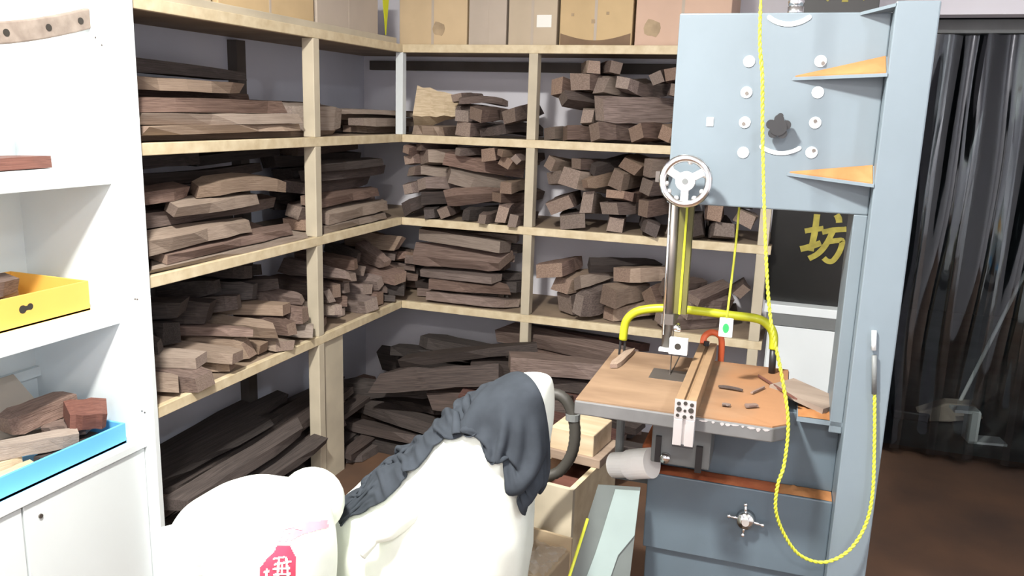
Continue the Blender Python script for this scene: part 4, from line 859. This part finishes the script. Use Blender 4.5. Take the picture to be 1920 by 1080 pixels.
tag(o, 'dark slate jacket thrown over the top of the tall sack', 'jacket')
sd = o.modifiers.new('thickness', 'SOLIDIFY'); sd.thickness = 0.004; sd.offset = 0.0
ss = o.modifiers.new('smooth', 'SUBSURF'); ss.levels = 1; ss.render_levels = 1

# ---------------------------------------------------------------- things behind the sack
def crate():
    e = empty('wooden_crate', 'pale wooden box with a reddish board inside, behind the tall sack', 'crate', (1.17, -1.36, 0), R(-8))
    MB().box(-0.02, 0.13, -0.16, -0.145, 0.0, 0.60).build('front_board', M['pine_dusty'], e)
    MB().box(0.115, 0.13, -0.145, 0.16, 0.0, 0.60).build('side_board', M['pine'], e)
    MB().box(-0.02, -0.005, -0.145, 0.16, 0.0, 0.60).build('side_board', M['pine'], e)
    MB().box(-0.005, 0.115, 0.145, 0.16, 0.0, 0.60).build('rear_board', M['pine_dusty'], e)
    MB().box(-0.005, 0.115, -0.145, 0.145, 0.52, 0.535).build('inner_board', M['wood_red'], e)
    return e
crate()
o = MB().box(-0.09, 0.06, -0.07, 0.07, 0.0, 0.10).box(-0.09, 0.07, -0.075, -0.065, -0.025, 0.01); e = empty('wooden_block', 'pale block of wood standing on the wooden box beside the hose', 'wood', (1.235, -1.29, 0.604), R(-8))
MB().box(-0.07, 0.06, -0.07, 0.07, 0.02, 0.085).build('block_body', M['wood_light'], e, bevel=0.003); MB().box(-0.085, 0.085, -0.08, 0.08, -0.004, 0.022).build('base_board', M['wood_tan'], e, bevel=0.002)
tag(MB().box(-0.03, 0.03, -0.13, 0.15, -0.010, 0.010, Matrix.Translation((1.115, -1.555, 0.57)) @ Euler((R(34), 0, R(-10))).to_matrix().to_4x4()).build('wood_plank', M['wood_tan']), 'long tan plank leaning along the wooden box behind the sack', 'wood')
cb = empty('cardboard_box', 'open cardboard box wrapped in clear film beside the grey sheet', 'box', (1.19, -1.64, 0), R(-8))
MB().box(-0.10, 0.085, -0.07, 0.085, 0.0, 0.45).build('box_body', M['card'], cb, bevel=0.004)
MB().box(-0.10, 0.088, 0.080, 0.088, 0.0, 0.485).build('box_flap', M['card'], cb)
mb = MB(); vs = []; fs = []
for i in range(15):
    for j in range(15): vs.append((-0.095+0.175*i/14, -0.068+0.145*j/14, 0.452+0.03*abs(noise.noise((i*0.5, j*0.5, 2)))))
for i in range(14):
    for j in range(14): fs.append((i*15+j, (i+1)*15+j, (i+1)*15+j+1, i*15+j+1))
mb.add(vs, fs).build('clear_film', M['film'], cb)
hs = [(1.215, -1.60, 0.76+0.10), (1.235, -1.60, 0.935), (1.275, -1.60, 0.93), (1.300, -1.60, 0.87), (1.298, -1.60, 0.80), (1.270, -1.60, 0.745), (1.225, -1.61, 0.715), (1.17, -1.62, 0.64), (1.12, -1.63, 0.5)]
ho = empty('hose', 'dark grey hose looping beside the tall sack', 'hose', (1.2, -1.6, 0.5)); ol = Vector((1.2, -1.6, 0.5))
hp = [p-ol for p in smooth_path([(x-0.012, y, z-0.065) for x, y, z in hs], 10)]
MB().tube(hp, [0.0135*(1+0.08*(i % 2)) for i in range(len(hp))], 12).build('hose_tube', M['hose'], ho, True)
MB().cyl(hp[27]-Vector((0, 0, 0.008)), hp[27]+Vector((0, 0, 0.008)), 0.018, n=14).build('hose_clip', M['grey'], ho)
# leaning grey sheet with pale stripe and yellow edging, next to the saw
q = [Vector(v) for v in ((1.385, -1.735, 0.725), (1.477, -1.71, 0.725), (1.477, -1.95, 0.0), (1.245, -2.013, 0.0))]
def quad_plate(mb, q, th):
    n_ = (q[1]-q[0]).cross(q[3]-q[0]).normalized()*th
    return mb.add(q+[v+n_ for v in q], [(0, 1, 2, 3), (7, 6, 5, 4), (0, 4, 5, 1), (1, 5, 6, 2), (2, 6, 7, 3), (3, 7, 4, 0)])
ls = empty('leaning_sheet', 'grey sheet with a pale stripe and yellow edge leaning beside the bandsaw base', 'sheet', (1.35, -1.9, 0)); ol = Vector(ls.location)
q = [v-ol for v in q]
quad_plate(MB(), q, 0.006).build('sheet_panel', M['greysheet'], ls)
def bil(s, t): return (q[0]*(1-s)+q[1]*s)*(1-t)+(q[3]*(1-s)+q[2]*s)*t
nn = (q[1]-q[0]).cross(q[3]-q[0]).normalized()
if nn.y > 0: nn = -nn
sl = [(0.42, 0.99, 0.01), (0.36, 0.99, 0.14), (0.33, 0.74, 0.20), (0.12, 0.44, 0.62)]
tv = [bil(a, t)+nn*h_ for a, b_, t in sl for a, h_ in ((a, 0.004), (b_, 0.004), (a, -0.002), (b_, -0.002))]
MB().add(tv, [f for k in range(3) for f in ((4*k, 4*k+1, 4*k+5, 4*k+4), (4*k+2, 4*k+6, 4*k+7, 4*k+3), (4*k, 4*k+4, 4*k+6, 4*k+2), (4*k+1, 4*k+3, 4*k+7, 4*k+5))]+[(0, 2, 3, 1), (12, 13, 15, 14)]).build('pale_stripe', M['teal'], ls)
MB().tube([bil(0, 0.10)+nn*0.003, bil(0, 0.5)+nn*0.003, bil(0, 1)+nn*0.003], 0.0035, 8).build('yellow_edging', M['cord'], ls, True)

# ---------------------------------------------------------------- sign and white cupboard behind the saw
cu = empty('white_cupboard', 'small white cupboard with a projecting top under the black sign', 'cupboard', (1.83, 0.20, 0))
MB().box(-0.16, 0.155, -0.16, 0.22, 0.0, 0.722).build('cupboard_body', M['cabinet'], cu, bevel=0.002)
MB().box(-0.155, 0.152, -0.172, -0.161, 0.02, 0.718).build('cupboard_door', M['cabinet'], cu, bevel=0.002)
MB().box(-0.17, 0.16, -0.176, 0.22, 0.722, 0.772).build('dark_recess', M['grey'], cu)
MB().box(-0.18, 0.165, -0.18, 0.22, 0.772, 0.808).build('cupboard_top', M['cabinet'], cu, bevel=0.002)
MB().box(0.125, 0.165, -0.18, -0.14, 0.808, 0.85).build('top_upstand', M['cabinet'], cu)
MB().box(0.118, 0.130, -0.186, -0.172, 0.40, 0.66).build('door_handle', M['grey'], cu)
sg = empty('black_sign', 'tall black signboard with gold brush characters standing behind the bandsaw', 'sign', (1.80, 0.09, 0.808))
MB().box(-0.155, 0.155, 0.0, 0.025, 0.0, 1.50).build('sign_board', M['sign'], sg, bevel=0.002)
def stroke(pts, wd, x0, z0, s, name='brush_stroke'):
    p = [Vector((x0+a*s, 0, z0+b_*s*1.2)) for a, b_ in pts]; p = smooth_path(p, 4); L_, R_ = [], []
    for i, v in enumerate(p):
        t = (p[min(i+1, len(p)-1)]-p[max(i-1, 0)]).normalized(); nrm = Vector((-t.z, 0, t.x)); f = i/(len(p)-1)
        ww = 1.25*wd*s*(0.55+0.25*math.sin(math.pi*f)+0.25*abs(2*f-1)**3)*0.5
        L_.append(v+nrm*ww); R_.append(v-nrm*ww)
    mb = MB(); n = len(p); vs = []
    stroke.k = getattr(stroke, 'k', 0)+1; yo = -0.0035-0.0006*(stroke.k % 9)
    for y in (yo, 0.001): vs += [v+Vector((0, y, 0)) for v in L_]+[v+Vector((0, y, 0)) for v in R_]
    fs = []
    for i in range(n-1): fs += [(i, i+1, n+i+1, n+i), (2*n+i+1, 2*n+i, 3*n+i, 3*n+i+1), (i, 2*n+i, 2*n+i+1, i+1), (n+i+1, 3*n+i+1, 3*n+i, n+i)]
    mb.add(vs, fs).build(name, M['gold'], sg)
X0, Z0, SZ = -0.034, 0.178, 0.165
for pts, wd in (([(0.06, 0.62), (0.25, 0.66), (0.48, 0.70)], 0.13), ([(0.30, 0.98), (0.29, 0.6), (0.24, 0.22)], 0.15), ([(0.0, 0.24), (0.2, 0.30), (0.46, 0.40)], 0.15),
                ([(0.74, 1.0), (0.80, 0.92), (0.82, 0.84)], 0.15), ([(0.46, 0.62), (0.7, 0.68), (1.0, 0.72)], 0.13), ([(0.70, 0.66), (0.58, 0.38), (0.42, 0.18), (0.22, 0.06)], 0.14),
                ([(0.64, 0.44), (0.84, 0.48), (0.94, 0.47), (0.90, 0.25), (0.78, 0.06), (0.66, 0.04), (0.56, 0.10)], 0.13)): stroke(pts, wd, X0, Z0, SZ)
X0, Z0, SZ = -0.045, 1.185, 0.155
for pts, wd in (([(0.0, 0.66), (0.5, 0.70), (1.0, 0.74)], 0.13), ([(0.5, 1.0), (0.5, 0.5), (0.5, 0.0)], 0.15), ([(0.48, 0.66), (0.3, 0.3), (0.05, 0.05)], 0.14), ([(0.52, 0.66), (0.7, 0.35), (0.98, 0.06)], 0.15)): stroke(pts, wd, X0, Z0, SZ)

# ---------------------------------------------------------------- strip curtain in the doorway
cu = empty('strip_curtain', 'clear plastic strip curtain hanging in the dark doorway', 'curtain', (2.8, 0.66, 0))
MB().box(-0.68, 0.75, -0.03, 0.03, 1.93, 1.985).build('curtain_rail', M['grey'], cu)
rn = random.Random(4)
for k in range(9):
    xc = -0.60+0.155*k; wd = 0.19; n, m_ = 12, 50; vs = []; fs = []
    for i in range(n+1):
        for j in range(m_+1):
            u = i/n-0.5; z = 0.03+1.92*j/m_
            y = (0.012 if k % 2 else -0.012)+0.022*math.cos(u*math.pi*2+0.6*math.sin(z*2+k))*(1-0.35*j/m_)+0.020*noise.noise((k*3.1+u*1.5, z*1.6, 0.3))
            vs.append((xc+u*wd+0.012*noise.noise((k*2.0, z*1.3, 4)), y, z))
    for i in range(n):
        for j in range(m_): fs.append((i*(m_+1)+j, (i+1)*(m_+1)+j, (i+1)*(m_+1)+j+1, i*(m_+1)+j+1))
    link_mesh('curtain_strip', vs, fs, M['curtain'], cu, True)
mp = empty('mop', 'long-handled mop leaning outside behind the clear curtain', 'mop', (2.62, 1.25, 0))
MB().cyl((0.0, 0, 0.06), (0.36, 0.35, 1.0), 0.010, n=10).build('mop_handle', M['white_cap'], mp, True)
MB().prism([(-0.22, 0.03), (-0.05, 0.12), (0.08, 0.13), (0.13, 0.06), (-0.02, 0.02), (-0.16, 0.0)], lambda p, t: (p[0], t, p[1]), -0.05, 0.05).build('mop_head', M['card_grey'], mp, bevel=0.01)
MB().box(-0.30, -0.12, -0.06, 0.06, 0.0, 0.05).build('mop_pad', M['black'], mp, bevel=0.01)
wb = empty('bracket', 'white folded metal bracket lying outside behind the clear curtain', 'bracket', (2.66, 1.02, 0), R(10))
MB().box(-0.02, 0.02, -0.05, 0.05, 0.0, 0.16).build('bracket_upright', M['white_cap'], wb); MB().box(-0.02, 0.16, -0.05, 0.05, 0.0, 0.012).build('bracket_foot', M['white_cap'], wb); MB().box(-0.10, 0.02, -0.04, 0.04, 0.15, 0.165).build('bracket_top', M['white_cap'], wb)
